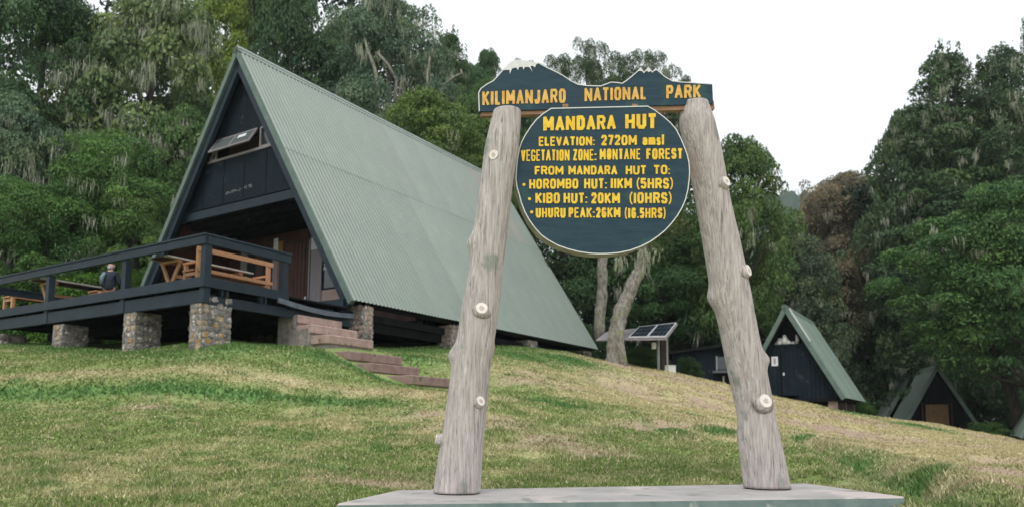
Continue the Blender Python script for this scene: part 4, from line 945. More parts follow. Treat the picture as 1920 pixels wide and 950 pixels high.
# top rails: deep board with cap
MB().box(DXL - .02, DX1 + .02, DY0 - .045, DY0 + .02, zr - .22, zr - .035).build('rail', M['rail_blue'], dk, bevel=.005)
MB().box(DXL - .04, DX1 + .045, DY0 - .07, DY0 + .14, zr - .032, zr + .012).build('rail_cap', M['rail_blue'], dk, bevel=.005)
MB().box(DX1 - .04, DX1 + .025, DY0 + .03, SY + .05, zr - .22, zr - .035).build('rail', M['rail_blue'], dk, bevel=.005)
MB().box(DX1 - .12, DX1 + .048, DY0 + .142, SY + .07, zr - .03, zr + .014).build('rail_cap', M['rail_blue'], dk, bevel=.005)
MB().box(DXL - .02, DXL + .05, DY0 + .03, -.3, zr - .22, zr - .035).build('rail', M['rail_blue'], dk)
MB().box(DXL - .05, DXL + .1, DY0 + .142, -.3, zr - .03, zr + .01).build('rail_cap', M['rail_blue'], dk)
# sagging worn plank along the landing
m = MB(); n_ = 10
for i in range(n_):
    t0, t1 = i / n_, (i + 1) / n_; ya, yb = SY - .35 + (abs(SY) + .30) * t0, SY - .35 + (abs(SY) + .30) * t1
    za, zb_ = [ZD - .12 - .13 * math.sin(t * math.pi * .75) + .03 * t for t in (t0, t1)]
    m.hexa([(DX1 + .06, ya, za - .12), (DX1 + .10, ya, za - .12), (DX1 + .10, yb, zb_ - .12), (DX1 + .06, yb, zb_ - .12), (DX1 + .06, ya, za), (DX1 + .10, ya, za), (DX1 + .10, yb, zb_), (DX1 + .06, yb, zb_)])
tag(m.build('landing_plank', M['worn_rail'], dk), 'worn sagging plank')
MB().box(DX1 - .12, DX1 + .05, SY + .02, -.1, ZD - .32, ZD - .2).build('landing_beam', M['blue_black'], dk)

# ------------------------------------------------------------------ steps
def hw(p): return hl(*p)
stp = thing('stone_steps', 'flight of pinkish concrete steps climbing to the deck landing', 'steps', (ROOT[0], ROOT[1], 0), RZ)
s_y0, s_y1 = DY0 + 2.42, DY0 + 3.95
runs = [(0.02, .60), (.60, 1.18), (1.18, 2.0), (1.95, 2.66), (2.66, 3.55), (3.5, 4.3)]
tops = []
for i, (px, py) in enumerate([(558, 588.5), (586, 607), (616, 626), (660, 657), (697, 679), (771, 702)]):
    tops.append(on_side(px, py, DX1 + (0.05, .60, 1.18, 2.02, 2.66, 3.55)[i])[1])
offs = [0.0, 0.0, 0.0, .30, .30, .38]
for i in range(6):
    # tread i: nosing face at x = DX1 + nose, runs back to the next higher one
    nose = (0.05, .60, 1.18, 2.02, 2.66, 3.55)[i]; back = -.55 if i == 0 else (0.05, .60, 1.18, 2.02, 2.66, 3.55)[i - 1] - .02
    y0, y1 = on_side((558, 586, 616, 655, 697, 771)[i], (589, 607, 626, 658, 679, 702)[i], DX1 + nose)[0], on_side((642, 671, 701, 755, 787, 850)[i], (599, 616, 636, 666, 681, 708)[i], DX1 + nose)[0]
    zb = tops[i] - .21
    mt = M['step'] if i < 3 else M['step_low']
    MB().box(DX1 + back, DX1 + nose, y0, y1, zb, tops[i]).build('step', mt, stp, bevel=.018)
    MB().box(DX1 + back + .02, DX1 + nose - .05, y0 + .05, y1 - .05, zb - .8, zb + .001).build('step_base', M['step_side'], stp)
for i, (a_, b_) in enumerate([(-.5, .03), (.05, .55)]):
    pass
y0 = on_side(558, 589, DX1 + .05)[0]
MB().box(DX1 - .62, DX1 + .0, y0 - .04, y0 + .06, tops[0] - 1.25, tops[0] - .03).build('side_block', M['step_side'], stp, bevel=.03)
MB().box(DX1 - .02, DX1 + .50, y0 - .02, y0 + .10, tops[1] - 1.1, tops[1] - .06).build('side_block', M['step_side'], stp, bevel=.03)

# ------------------------------------------------------------------ deck furniture (hut coordinates on the deck)
def bench(label, x, y, ln, rz=0.0, back=True):
    root = thing('bench', label, 'bench', tuple(hl(x, y, ZD)), RZ + rz)
    ow = M['orange_wood']
    for k, yy in enumerate((.06, ln - .06)):
        MB().box(-.05, .05, yy - .035, yy + .035, 0, .93 if back else .40).build('leg', ow, root)
        MB().box(-.50, -.42, yy - .035, yy + .035, 0, .58 if back else .40).build('leg', ow, root)
        if back: MB().box(-.54, -.05, yy - .04, yy + .04, .582, .63).build('armrest', ow, root)
        MB().box(-.42, -.05, yy - .03, yy + .03, .30, .38).build('seat_support', ow, root)
    for k in range(3): MB().box(-.48 + k * .14, -.36 + k * .14, -.02, ln + .02, .402, .435).build('seat_slat', ow, root)
    if back:
        MB().box(.052, .082, -.03, ln + .03, .84, .95).build('back_rail', ow, root)
        MB().box(.052, .082, -.03, ln + .03, .38, .46).build('back_rail', ow, root)
    return root
def table(label, x, y, ln, rz=0.0, wd_=.8):
    root = thing('picnic_table', label, 'table', tuple(hl(x, y, ZD)), RZ + rz)
    for k in range(5):
        w5 = wd_ / 5; MB().box(-wd_ / 2 + k * w5 + .005, -wd_ / 2 + (k + 1) * w5 - .005, 0, ln, .745, .785).build('plank', M['pale_plank'] if k in (0, 4) else M['table_dark'], root)
    for yy in (.35, ln - .35):
        for s_ in (1, -1):
            MB().bar((s_ * .34, yy + s_ * .022, .745), (-s_ * .10, yy + s_ * .022, .0), .04, .10, (1, 0, 0)).build('leg', M['orange_wood'], root)
        MB().box(-.36, .36, yy - .06, yy + .06, .68, .743).build('cleat', M['orange_wood'], root)
    MB().box(-.03, .03, .42, ln - .42, .36, .44).build('stretcher', M['orange_wood'], root)
    return root
bench('orange wooden bench with open frame back beside the deck corner post', DX1 - 1.05, DY0 + .50, 2.1)
def deckxy(px, py, z): q = to_local(onz(px, py, z)); return q[0], q[1]
t1 = deckxy(310, 477, ZD + .76)
table('picnic table on V legs with pale edge planks behind the orange backed bench', t1[0] - .45, t1[1] + .1, 2.4)
t2 = deckxy(82, 521, ZD + .76)
table('picnic table at the left of the deck with pale edge planks', t2[0] - .42, t2[1], 2.3)
b2 = deckxy(14, 556, ZD + .42)
bench('low backless orange bench at the left end of the deck', b2[0] + .2, b2[1], 1.7, back=False)

# ------------------------------------------------------------------ seated man
def skin_obj(name, joints, edges, mat, parent, sub=2):
    me = bpy.data.meshes.new(name); me.from_pydata([j[0] for j in joints], edges, []); me.update()
    o = link(name, me, parent); o.modifiers.new('Skin', 'SKIN'); 
    lay = me.skin_vertices[0] if len(me.skin_vertices) else None
    if lay is None:
        bpy.context.view_layer.objects.active = o
    for i, j in enumerate(joints):
        me.skin_vertices[0].data[i].radius = (j[1], j[2] if len(j) > 2 else j[1]); me.skin_vertices[0].data[i].use_root = (i == 0)
    s = o.modifiers.new('Sub', 'SUBSURF'); s.levels = sub; s.render_levels = sub; me.materials.append(mat)
    return o
mp_ = onz(206, 540, ZD + .45); hx, hy = 0, 0
man_l = to_local(P(207, 520, 20.2)); man = thing('person', 'balding man in a navy jacket seated on the deck, seen from behind', 'person', tuple(hl(man_l[0], man_l[1], ZD)), RZ + math.pi + 0.55)
mj = [((0, 0, .52), .14, .12), ((0, .02, .66), .13, .11), ((0, .03, .82), .15, .11), ((0, .02, .94), .15, .10), ((0, .02, 1.03), .06, .06), ((0, .0, 1.09), .058, .058), ((0, -.01, 1.17), .085, .10), ((0, -.01, 1.25), .078, .09),
      ((.17, .02, .96), .06), ((.23, -.02, .72), .048), ((.17, -.24, .62), .038), ((.14, -.33, .60), .035), ((-.17, .02, .96), .06), ((-.23, -.02, .72), .048), ((-.17, -.24, .62), .038), ((-.14, -.33, .60), .035),
      ((.10, -.05, .50), .09), ((.13, -.45, .50), .07), ((.13, -.46, .08), .045), ((.14, -.60, .04), .04), ((-.10, -.05, .50), .09), ((-.13, -.45, .50), .07), ((-.13, -.46, .08), .045), ((-.14, -.60, .04), .04)]
me_ = [(0, 1), (1, 2), (2, 3), (3, 4), (4, 5), (5, 6), (6, 7), (3, 8), (8, 9), (9, 10), (10, 11), (3, 12), (12, 13), (13, 14), (14, 15), (0, 16), (16, 17), (17, 18), (18, 19), (0, 20), (20, 21), (21, 22), (22, 23)]
for s_ in (1, -1):                                            # five fingers on each hand
    base_i = 11 if s_ == 1 else 15; bx0 = mj[base_i][0]
    for k, (dx_, L_) in enumerate(((-.028, .07), (-.009, .08), (.010, .075), (.028, .06), (-.045 * s_ * s_, .045))):
        q0 = (bx0[0] + dx_ * s_, bx0[1] - .045, bx0[2] - .01); q1 = (q0[0], q0[1] - L_ * .6, q0[2] - .015); q2 = (q0[0], q0[1] - L_, q0[2] - .04)
        a = len(mj); mj += [(q0, .010), (q1, .009), (q2, .008)]; me_ += [(base_i, a), (a, a + 1), (a + 1, a + 2)]
skin_obj('body', mj, me_, M['skin'], man)
jk = [((0, .0, .50), .175, .155), ((0, .02, .66), .165, .15), ((0, .03, .82), .185, .15), ((0, .02, .93), .17, .13), ((0, .02, 1.02), .085, .085),
      ((.18, .02, .96), .085), ((.245, -.02, .72), .068), ((.18, -.23, .62), .055), ((-.18, .02, .96), .085), ((-.245, -.02, .72), .068), ((-.18, -.23, .62), .055)]
skin_obj('jacket', jk, [(0, 1), (1, 2), (2, 3), (3, 4), (3, 5), (5, 6), (6, 7), (3, 8), (8, 9), (9, 10)], M['jacket'], man)
tr = [((0, 0, .50), .155, .14), ((.10, -.08, .50), .105), ((.13, -.45, .50), .085), ((.13, -.46, .12), .062), ((-.10, -.08, .50), .105), ((-.13, -.45, .50), .085), ((-.13, -.46, .12), .062)]
skin_obj('trousers', tr, [(0, 1), (1, 2), (2, 3), (0, 4), (4, 5), (5, 6)], M['trouser'], man)
MB().tube([(.07, .16, .98), (.12, .195, .84), (.14, .18, .66)], [.035, .055, .045], 8).build('jacket_panel', M['jacket_pale'], man, True)
MB().tube([(0, .022, 1.09), (0, .026, 1.125), (0, .02, 1.165)], [.066, .079, .072], 12).build('hair', M['hair'], man, True)
for s_ in (1, -1): MB().tube([(s_ * .080, -.01, 1.155), (s_ * .098, .0, 1.18), (s_ * .085, 0, 1.205)], [.012, .018, .012], 6).build('ear', M['skin'], man, True)
MB().tube([(0, -.10, 1.19), (0, -.125, 1.165), (0, -.11, 1.15)], [.010, .017, .012], 6).build('nose', M['skin'], man, True)
for s_ in (1, -1): MB().tube([(s_ * .032, -.085, 1.20), (s_ * .032, -.101, 1.20)], [.014, .010], 8).build('eye', M['trouser'], man, True)
MB().tube([(-.025, -.098, 1.125), (.025, -.098, 1.125)], .006, 6).build('mouth', M['red_wood'], man)
bench('backless bench under the seated man', man_l[0] + .27, man_l[1] - .45, .9, back=False)['label'] = 'plain orange bench on which the man in navy sits'

# ------------------------------------------------------------------ small A-frame huts
def small_hut(label, apex, th, W_, Hh, L_, roofmat, detail, ground_drop=0.5):
    """apex: world point of the front apex"""
    rz = -th; a = np.array(apex); hw_ = W_ / 2; za = a[2]; ze = za - Hh
    root = thing('small_hut', label, 'hut', (a[0], a[1], 0), rz); s_l = math.hypot(hw_, Hh); ax, az = hw_ / s_l, Hh / s_l
    ns = 6; sh = sheet_mesh(L_ / ns, s_l, 6, .022, roofmat, 'small_roof_sheet')
    for side in (1, -1):
        for k in range(ns):
            o = link('roof_sheet', sh, root); o.matrix_local = slope_matrix(side, k * L_ / ns, 0, za=za, sx_=ax, sz_=az, lift=.004 + .002 * (k % 2)); c = random.uniform(.93, 1.07); o.color = (c, c, c, 1)
        o = MB().box(.06, L_ - .06, 0, s_l - .03, -.08, -.003).build('roof_lining', M['dark_under'], root); o.matrix_local = slope_matrix(side, 0, 0, za=za, sx_=ax, sz_=az)
        o = MB().box(-.06, .06, -.05, s_l + .02, -.15, .03).build('barge_board', M['trim_green'], root); o.matrix_local = slope_matrix(side, 0, 0, za=za, sx_=ax, sz_=az)
        o = MB().box(-.03, L_, -.02, .2, .028, .04).build('ridge_cap', roofmat, root); o.matrix_local = slope_matrix(side, 0, 0, za=za, sx_=ax, sz_=az)
    yw = .45; hx_ = lambda z: (za - z) / Hh * hw_ - .12
    zfl = ze + .02
    def plank(x0, x1, z0, z1, mat, nm='wall_plank', yy=yw, dep=.04):
        poly = [(x0, z0), (x1, z0), (x1, z1), (x0, z1)]
        for sgn in (1, -1):
            out = []
            for i in range(len(poly)):
                p, q = poly[i], poly[(i + 1) % len(poly)]; da, db = hx_(p[1]) - sgn * p[0], hx_(q[1]) - sgn * q[0]
                if da >= 0: out.append(p)
                if da * db < 0: t = da / (da - db); out.append((p[0] + (q[0] - p[0]) * t, p[1] + (q[1] - p[1]) * t))
            poly = out
            if len(poly) < 3: return None
        return MB().prism([(x, yy, z) for x, z in poly], (0, dep, 0)).build(nm, mat, root)
    def loc(px, py, yl):
        u_ = np.array([math.sin(th), math.cos(th), 0]); v_ = np.array([-math.cos(th), math.sin(th), 0]); o0 = np.array([a[0], a[1], 0])
        q = onplane(px, py, o0 + u_ * yl, u_) - o0; return -np.dot(q, v_), q[2]
    MB().box(-hw_ + .35, hw_ - .35, .3, L_ - .3, ze - .12, ze + .02).build('floor', M['dark_under'], root)
    for x_ in (-hw_ + .55, 0, hw_ - .55):
        for y_ in (.6, L_ / 2, L_ - .6):
            g = H(*(np.array([a[0], a[1]]) + x_ * np.array([math.cos(th), -math.sin(th)]) + y_ * np.array([math.sin(th), math.cos(th)]))); 
            MB().box(x_ - .16, x_ + .16, y_ - .16, y_ + .16, g - .2, ze - .122).build('support_pier', M['stone_pink'] if (x_ > .5 and y_ < 1) else M['stone_dark'], root)
    MB().prism([(-hx_(ze), L_ - .3, ze), (hx_(ze), L_ - .3, ze), (0, L_ - .3, za - .2)], (0, .05, 0)).build('rear_wall', M['blue_black'], root)
    detail(root, plank, loc, za, ze, hx_, hw_, yw)
    return root
def det_main(root, plank, loc, za, ze, hx_, hw_, yw):
    zt0, zt1 = loc(1470, 645, yw)[1], loc(1475, 622, yw)[1]
    d0, d1, dt, db = loc(1466, 700, yw)[0], loc(1497, 700, yw)[0], loc(1480, 656, yw)[1], loc(1480, 741, yw)[1]
    x = -hw_ + .1
    while x < hw_:
        w_ = .17; inside = d0 - .05 < x + w_ / 2 < d1 + .05
        plank(x + .005, x + w_ - .005, dt if inside else ze, zt0 - .03, M['blue_black'], dep=.03 + .012 * (int(x * 100) % 2)); x += w_
    plank(-2, 2, zt1 + .45, za, M['dark_under'])
    plank(-2, 2, ze, za, M['dark_under'], 'inner_wall', yw + .5)
    plank(-2, 2, zt0 - .07, zt0 - .0, M['blue_black'], 'loft_beam', yw - .05, .06)
    dr = MB().box(d0, d1, yw - .012, yw + .03, db, dt - .02).build('door', M['blue_black'], root)
    for k in range(4):
        e = (d1 - d0) / 4; MB().box(d0 + k * e + .006, d0 + (k + 1) * e - .006, yw - .028, yw - .013, db + .02, dt - .04).build('plank', M['blue_black'], dr)
    lx, lz = loc(1470, 700, yw); MB().box(lx - .035, lx + .035, yw - .06, yw - .03, lz - .07, lz + .05).build('padlock', M['white_box'], dr)
    a, b = loc(1446.5, 668, yw), loc(1459, 685, yw); n_ = MB().box(a[0], b[0], yw - .02, yw - .012, b[1], a[1]).build('notice', M['paper'], root)
    mx_ = (a[0] + b[0]) / 2; MB().box(mx_ - .05, mx_ + .05, yw - .0225, yw - .0205, b[1] + .08, a[1] - .07).build('print', M['print'], n_)
    # pale bundles stored in the open loft
    for (px, py, w_, h_) in ((1462, 640, .34, .30), (1471, 634, .30, .42), (1479, 641, .22, .18), (1487, 643, .2, .12), (1494, 634, .16, .40), (1456, 644, .2, .14)):
        x_, z_ = loc(px, py, yw + .2); 
        MB().tube([(x_, yw + .15, zt0 + .0), (x_ + .02, yw + .16, zt0 + h_ * .5), (x_ - .01, yw + .15, zt0 + h_)], [w_ * .5, w_ * .46, w_ * .18], 8, .2).build('stored_bundle', M['white_box'], root, True)
    MB().box(-.9, .8, yw - .35, yw - .03, ze - .10, ze - .02).build('threshold', M['blue_black'], root)
    # pale strip along the front of the right slope
    ax, az = (W1 / 2) / math.hypot(W1 / 2, H1), H1 / math.hypot(W1 / 2, H1)
    o = MB().box(.24, .42, .12, 1.75, .03, .08).build('roof_strip', M['alu'], root); o.matrix_local = slope_matrix(1, 0, 0, za=za, sx_=ax, sz_=az)
def det_dark(root, plank, loc, za, ze, hx_, hw_, yw):
    x = -hw_ + .1
    while x < hw_: plank(x + .005, x + .195, ze, za, M['dark_under'], yy=yw + .3); x += .2
    d = MB().box(-.56, .56, yw + .20, yw + .28, ze, ze + 1.75).build('door', M['door_wood'], root)
    for sx_ in (-1, 1):
        for k in range(3): MB().box(min(sx_ * .06, sx_ * .55), max(sx_ * .06, sx_ * .55), yw + .17, yw + .198, ze + .08 + k * .56, ze + .52 + k * .56).build('door_panel', M['door_wood'], d)
    for x_ in (-.75, .68): MB().box(x_, x_ + .07, yw + .14, yw + .28, ze, ze + 1.85).build('door_post', M['table_dark'], root)
    MB().box(1.0, 1.7, yw - .25, yw + .1, ze - .1, ze + .22).build('white_tub', M['white_box'], root)
W1, H1 = 4.33, 3.95
ap1 = P(1472, 573, 31.1)
small_hut('small dark blue A-frame hut with a white notice by its door', ap1, TH, W1, ap1[2] - P(1583, 745, 30)[2] - .0, 5.8, M['roof_dark'], det_main)
ap3 = P(1757, 683, 41)
small_hut('small A-frame hut with a brown double door under the right trees', ap3, math.radians(18), 4.3, 3.9, 4.9, M['roof_dark'], det_dark)
u3 = np.array([math.sin(math.radians(18)), math.cos(math.radians(18)), 0]); v3 = np.array([-u3[1], u3[0], 0])
ap4 = ap3 + u3 * 6.4 + v3 * .15 + np.array([0, 0, .1])
small_hut('small A-frame hut showing only its roof slope, behind the brown door hut', ap4, math.radians(18), 4.3, 3.9, 5.0, M['roof_dark'], det_dark)
ap5 = P(1911, 818, 33) + np.array([math.cos(math.radians(30)), -math.sin(math.radians(30)), 0]) * 2.15 + np.array([0, 0, 3.9])
small_hut('green hut roof slope cut by the right edge of the photo', ap5, math.radians(30), 4.3, 3.9, 5.8, M['roof_dark'], det_dark)

# dark shed left of the small hut
sh = thing('dark_shed', 'low black shed with sloping roof between the right sign post and solar panels', 'shed', tuple(P(1325, 700, 35) * [1, 1, 0]), -0.35)
zs = P(1325, 655, 35)[2]; zg = P(1325, 722, 35)[2] - .8
for k in range(16): MB().box(-1.6 + k * .27, -1.34 + k * .27, 0, .05, zg, zs - .05 + .02 * k).build('wall_plank', M['blue_black'], sh)
MB().hexa([(-1.6, .06, zg), (2.7, .06, zg), (2.7, 3, zg), (-1.6, 3, zg), (-1.6, .06, zs - .15), (2.7, .06, zs + .3), (2.7, 3, zs + .3), (-1.6, 3, zs - .15)]).build('body', M['dark_under'], sh)
MB().hexa([(-2.0, -.35, zs - .22), (3.0, -.35, zs + .34), (3.0, 3.2, zs + .34), (-2.0, 3.2, zs - .22), (-2.0, -.35, zs - .10), (3.0, -.35, zs + .46), (3.0, 3.2, zs + .46), (-2.0, 3.2, zs - .10)]).build('roof', M['dark_under'], sh)
MB().box(.5, 1.2, -.05, -.002, zs - .95, zs - .35).build('window', M['glass'], sh)
MB().box(.44, .5, -.06, -.002, zs - .98, zs - .3).build('window_frame', M['metal_grey'], sh); MB().box(1.2, 1.26, -.06, -.002, zs - .98, zs - .3).build('window_frame', M['metal_grey'], sh)
MB().box(.3, 2.4, -.45, -.05, zs - 1.12, zs - 1.02).build('shelf', M['worn_rail'], sh)
MB().box(.55, 1.6, -.03, .0, zg, zs - 1.15).build('dark_doorway_panel', M['dark_under'], sh)  # flat dark panel standing for the shade of an opening
MB().box(.72, .80, -.05, -.031, zs - 1.7, zs - 1.25).build('hanging_cloth', M['white_box'], sh)

# ------------------------------------------------------------------ solar panel shelter
sp_ = P(1237, 695, 29); sg = H(sp_[0], sp_[1]); SZ = lambda py, Y=29: P(1230, py, Y)[2]
sol = thing('solar_shelter', 'small sloping sheet roof on posts carrying solar panels beside the leaning tree', 'shelter', (sp_[0], sp_[1], sg))
zt_ = P(1235, 634, 29)[2] - sg
def rel(px, py, Y): q = P(px, py, Y); return Vector((q[0] - sp_[0], q[1] - sp_[1], q[2] - sg))
FLc, FRc = rel(1117, 636, 28.6), rel(1249, 634.5, 28.4); BRc, BLc = rel(1271, 606, 30.2), rel(1138, 621, 30.4)
nrm_ = (FRc - FLc).cross(BLc - FLc).normalized()
MB().prism([FLc, FRc, BRc, BLc], nrm_ * -.05).build('roof', M['rusty_roof'], sol)
def lerp4(a, b): 
    p = FLc.lerp(FRc, a); q = BLc.lerp(BRc, a); return p.lerp(q, b)
for a0, a1 in ((.46, .72), (.725, .985)):
    fr = MB().prism([lerp4(a0, .04) + nrm_ * .03, lerp4(a1, .04) + nrm_ * .03, lerp4(a1, .98) + nrm_ * .03, lerp4(a0, .98) + nrm_ * .03], nrm_ * .04).build('solar_panel', M['alu'], sol)
    da = (a1 - a0) * .05
    for i in range(4):
        for j in range(3):
            q0, q1 = a0 + da + (a1 - a0 - 2 * da) * i / 4, a0 + da + (a1 - a0 - 2 * da) * (i + 1) / 4; r0, r1 = .08 + .86 * j / 3, .08 + .86 * (j + 1) / 3
            MB().add([lerp4(q0 + .001, r0 + .006) + nrm_ * .073, lerp4(q1 - .001, r0 + .006) + nrm_ * .073, lerp4(q1 - .001, r1 - .006) + nrm_ * .073, lerp4(q0 + .001, r1 - .006) + nrm_ * .073], [(0, 1, 2, 3)]).build('cell', M['cell'], fr)
for (a_, b_) in (((1234, 636), (1235, 697)), ((1160, 632), (1160, 672))):
    t0, t1 = rel(*a_, 29.3), rel(*b_, 29.3); MB().tube([(t1.x, t1.y, -.2), (t0.x, t0.y, t0.z)], .055, 10).build('post', M['metal_grey'], sol, True)
c0, c1 = rel(1239, 634, 29.5), rel(1251, 634, 29.5); MB().box(c0.x, c1.x, c0.y, c0.y + .35, -.2, c0.z - .02).build('cabinet', M['trunk_dark'], sol)
c0 = rel(1249.5, 634, 29.2); MB().box(c0.x, c0.x + .06, c0.y, c0.y + .08, -.2, c0.z).build('post', M['metal_grey'], sol)
a, b = rel(1222.5, 641, 29.1), rel(1230.5, 653, 29.1); MB().box(a.x, b.x, a.y, a.y + .15, b.z, a.z).build('meter_box', M['white_box'], sol, bevel=.01)
wbp = P(1257, 698, 28.8); wg = H(wbp[0], wbp[1])
wb = MB().box(-.16, .16, -.14, .14, -.02, .26); wb.box(-.17, .17, -.15, .15, .262, .29); o = wb.build('white_block', M['white_box'], bevel=.01); o.location = (wbp[0], wbp[1], wg); o.rotation_euler = (0, 0, .4)
tag(o, 'small white box on the grass at the foot of the solar shelter', 'box')

# ------------------------------------------------------------------ foliage
def leaf_cloud(cl, leaf, dens, r, up=0.35, inner=0.18):
    """cl: clumps (x,y,z,rx,ry,rz). returns verts, rnd"""
    VS, RS = [], []
    for c in cl:
        rx, ry, rz = c[3:6]; area = 4 * np.pi * ((rx * ry) ** 1.6 / 3 + (rx * rz) ** 1.6 / 3 + (ry * rz) ** 1.6 / 3) ** (1 / 1.6)
        n = max(12, int(dens * area / (leaf * leaf)))
        d = r.normal(size=(n, 3)); d /= np.linalg.norm(d, axis=1)[:, None]; d[:, 2] = np.where((d[:, 2] < -.25) & (r.random(n) < .7), -d[:, 2], d[:, 2])
        lump = 0.78 + 0.32 * vnoise(d[:, 0] * 3 + c[0], d[:, 2] * 3 + d[:, 1] * 2 + c[2], 1, 4)
        rad = np.where(r.random(n) < inner, r.random(n) ** .5, 1 - np.abs(r.normal(size=n)) * .13) * lump
        p = d * rad[:, None] * np.array([rx, ry, rz]) + np.array(c[:3])
        nr = d * .75 + r.normal(size=(n, 3)) * .55 + np.array([0, 0, up]); nr /= np.linalg.norm(nr, axis=1)[:, None]
        t = np.cross(nr, r.normal(size=(n, 3))); t /= np.linalg.norm(t, axis=1)[:, None] + 1e-9; b = np.cross(nr, t)
        s = leaf * (.40 + 1.25 * r.random(n) ** 1.6)[:, None]
        v = np.stack([p - t * s * .5, p + b * s * .28, p + t * s * .5 - nr * s * .12, p - b * s * .28], 1)
        VS.append(v.reshape(-1, 3)); cr_ = r.normal() * .19
        RS.append(np.repeat(np.clip(.42 + cr_ + r.normal(size=n) * .17, 0, 1), 4))
    return np.concatenate(VS), np.concatenate(RS)
def clumps(style, w_, h_, n, r, gap=0.0):
    out = []
    for i in range(n):
        a = r.random() * 2 * np.pi; t = (i + .5) / n
        if style == 'dome': z = r.random() ** .8; pr = np.sqrt(max(0, 1 - ((z - .35) / .66) ** 2)) if z > .35 else .75 + .25 * z / .35; q = pr * (.40 + .66 * r.random() ** .6) * (1 + .16 * np.sin(3 * a + i % 3)); s = .07 + .13 * r.random() ** 1.3
        elif style == 'cone': z = r.random() ** .95; pr = (1 - z) ** .52 * (.78 + .34 * r.random()) + .03; q = pr * (.35 + .6 * r.random() ** .6); s = (.085 + .07 * (1 - z)) * (.7 + .6 * r.random())
        elif style == 'umbrella': z = .55 + .42 * r.random() if r.random() < .75 else .15 + .4 * r.random(); q = (.3 + .62 * r.random()) * (1 if z > .55 else .6); s = .10 + .07 * r.random()
        elif style == 'bank': z = r.random(); q = r.random() ** .5 * (1 - .5 * z); s = .12 + .08 * r.random()
        else: z = r.random(); q = .5 * r.random() + .3; s = .18
        rz = s * w_ * (.55 if style != 'cone' else .5); zz = z * (h_ - rz * 1.0)
        out.append((np.cos(a) * q * w_ / 2, np.sin(a) * q * w_ / 2 * .85, zz, s * w_, s * w_, rz))
    return out
def strands(cl, r, n_cl, ln=(0.35, 1.3), wid=.024, per=30):
    VS = []; cl = [c for c in cl if c[1] < .25 * max(abs(q[1]) for q in cl) + .01] or cl
    for _ in range(n_cl):
        c = cl[r.integers(len(cl))]; a = r.random() * 2 * np.pi; k = .55 + .42 * r.random()
        x0, y0, z0 = c[0] + np.cos(a) * c[3] * k, c[1] - abs(np.sin(a)) * c[4] * k, c[2] - c[5] * (.1 + .7 * r.random())
        L0 = ln[0] + (ln[1] - ln[0]) * r.random() ** 1.6; sp = .08 + .16 * r.random()
        n = int(per * (.4 + r.random())); xs = x0 + r.normal(size=n) * sp; ys = y0 + r.normal(size=n) * sp; zs_ = z0 + r.normal(size=n) * .10
        L = L0 * (.35 + .65 * r.random(n)) * np.exp(-((xs - x0) / (sp * 1.8)) ** 2); w_ = wid * (.5 + r.random(n)); an = r.random(n) * np.pi
        ox, oy = np.cos(an) * w_ / 2, np.sin(an) * w_ / 2; dx = r.normal(size=n) * .05 * L; dx2 = dx + r.normal(size=n) * .13 * L
        top_ = np.stack([xs, ys, zs_], 1); mid = np.stack([xs + dx, ys, zs_ - L * .5], 1); bot = np.stack([xs + dx2, ys, zs_ - L], 1); o = np.stack([ox, oy, 0 * ox], 1)
        VS += [np.stack([top_ - o * .6, top_ + o * .6, mid + o, mid - o], 1).reshape(-1, 3), np.stack([mid - o, mid + o, bot + o * .2, bot - o * .2], 1).reshape(-1, 3)]
    return np.concatenate(VS)
PROTO = {}
def proto(style, k):
    """crown meshes shared between trees of a kind; each tree turns and stretches its own copy"""
    if (style, k) in PROTO: return PROTO[(style, k)]
    r = np.random.default_rng({'dome': 10, 'cone': 30, 'umbrella': 50, 'bank': 70}[style] + k)
    w_, h_, n, leaf, dens = {'dome': (9, 9, 130, .155, 1.15), 'cone': (9, 19, 190, .165, 1.15), 'umbrella': (9, 9, 52, .155, 1.0), 'bank': (5, 3, 46, .095, 1.15)}[style]
    leaf *= (.86, 1.2, 1.0, 1.1)[k]; cl = clumps(style, w_, h_, n, r)
    if style == 'cone':                       # leading shoots and ragged side boughs
        cl += [(r.normal() * .25, r.normal() * .25, h_ * (1.0 - .018 * i), .16 + .035 * i, .16 + .035 * i, .22) for i in range(9)]
        cl += [(math.cos(a) * q, math.sin(a) * q, z, .55, .55, .28) for a, q, z in zip(r.random(30) * 6.28, 3.4 + 1.2 * r.random(30), r.random(30) * h_ * .45)]
        for a, q, z in zip(r.random(14) * 6.28, .8 + 2.0 * r.random(14), h_ * (.72 + .2 * r.random(14))):     # upturned side leaders
            cl += [(math.cos(a) * q, math.sin(a) * q, z + .42 * i, .42 - .05 * i, .42 - .05 * i, .36) for i in range(6)]
    if style == 'dome': cl += [(math.cos(a) * q, math.sin(a) * q, z, .5, .5, .34) for a, q, z in zip(r.random(26) * 6.28, 2.6 + 1.9 * r.random(26), h_ * (.25 + .65 * r.random(26)))]
    v, rn = leaf_cloud(cl, leaf, dens, r, inner=.10)
    PROTO[(style, k)] = (mesh_np('crown_' + style, v, np.arange(len(v)).reshape(-1, 4), M['leaf'], False, {'rnd': rn}), cl, w_, h_)
    return PROTO[(style, k)]
NK = {'dome': 4, 'cone': 3, 'umbrella': 2, 'bank': 2}
NT = [0]
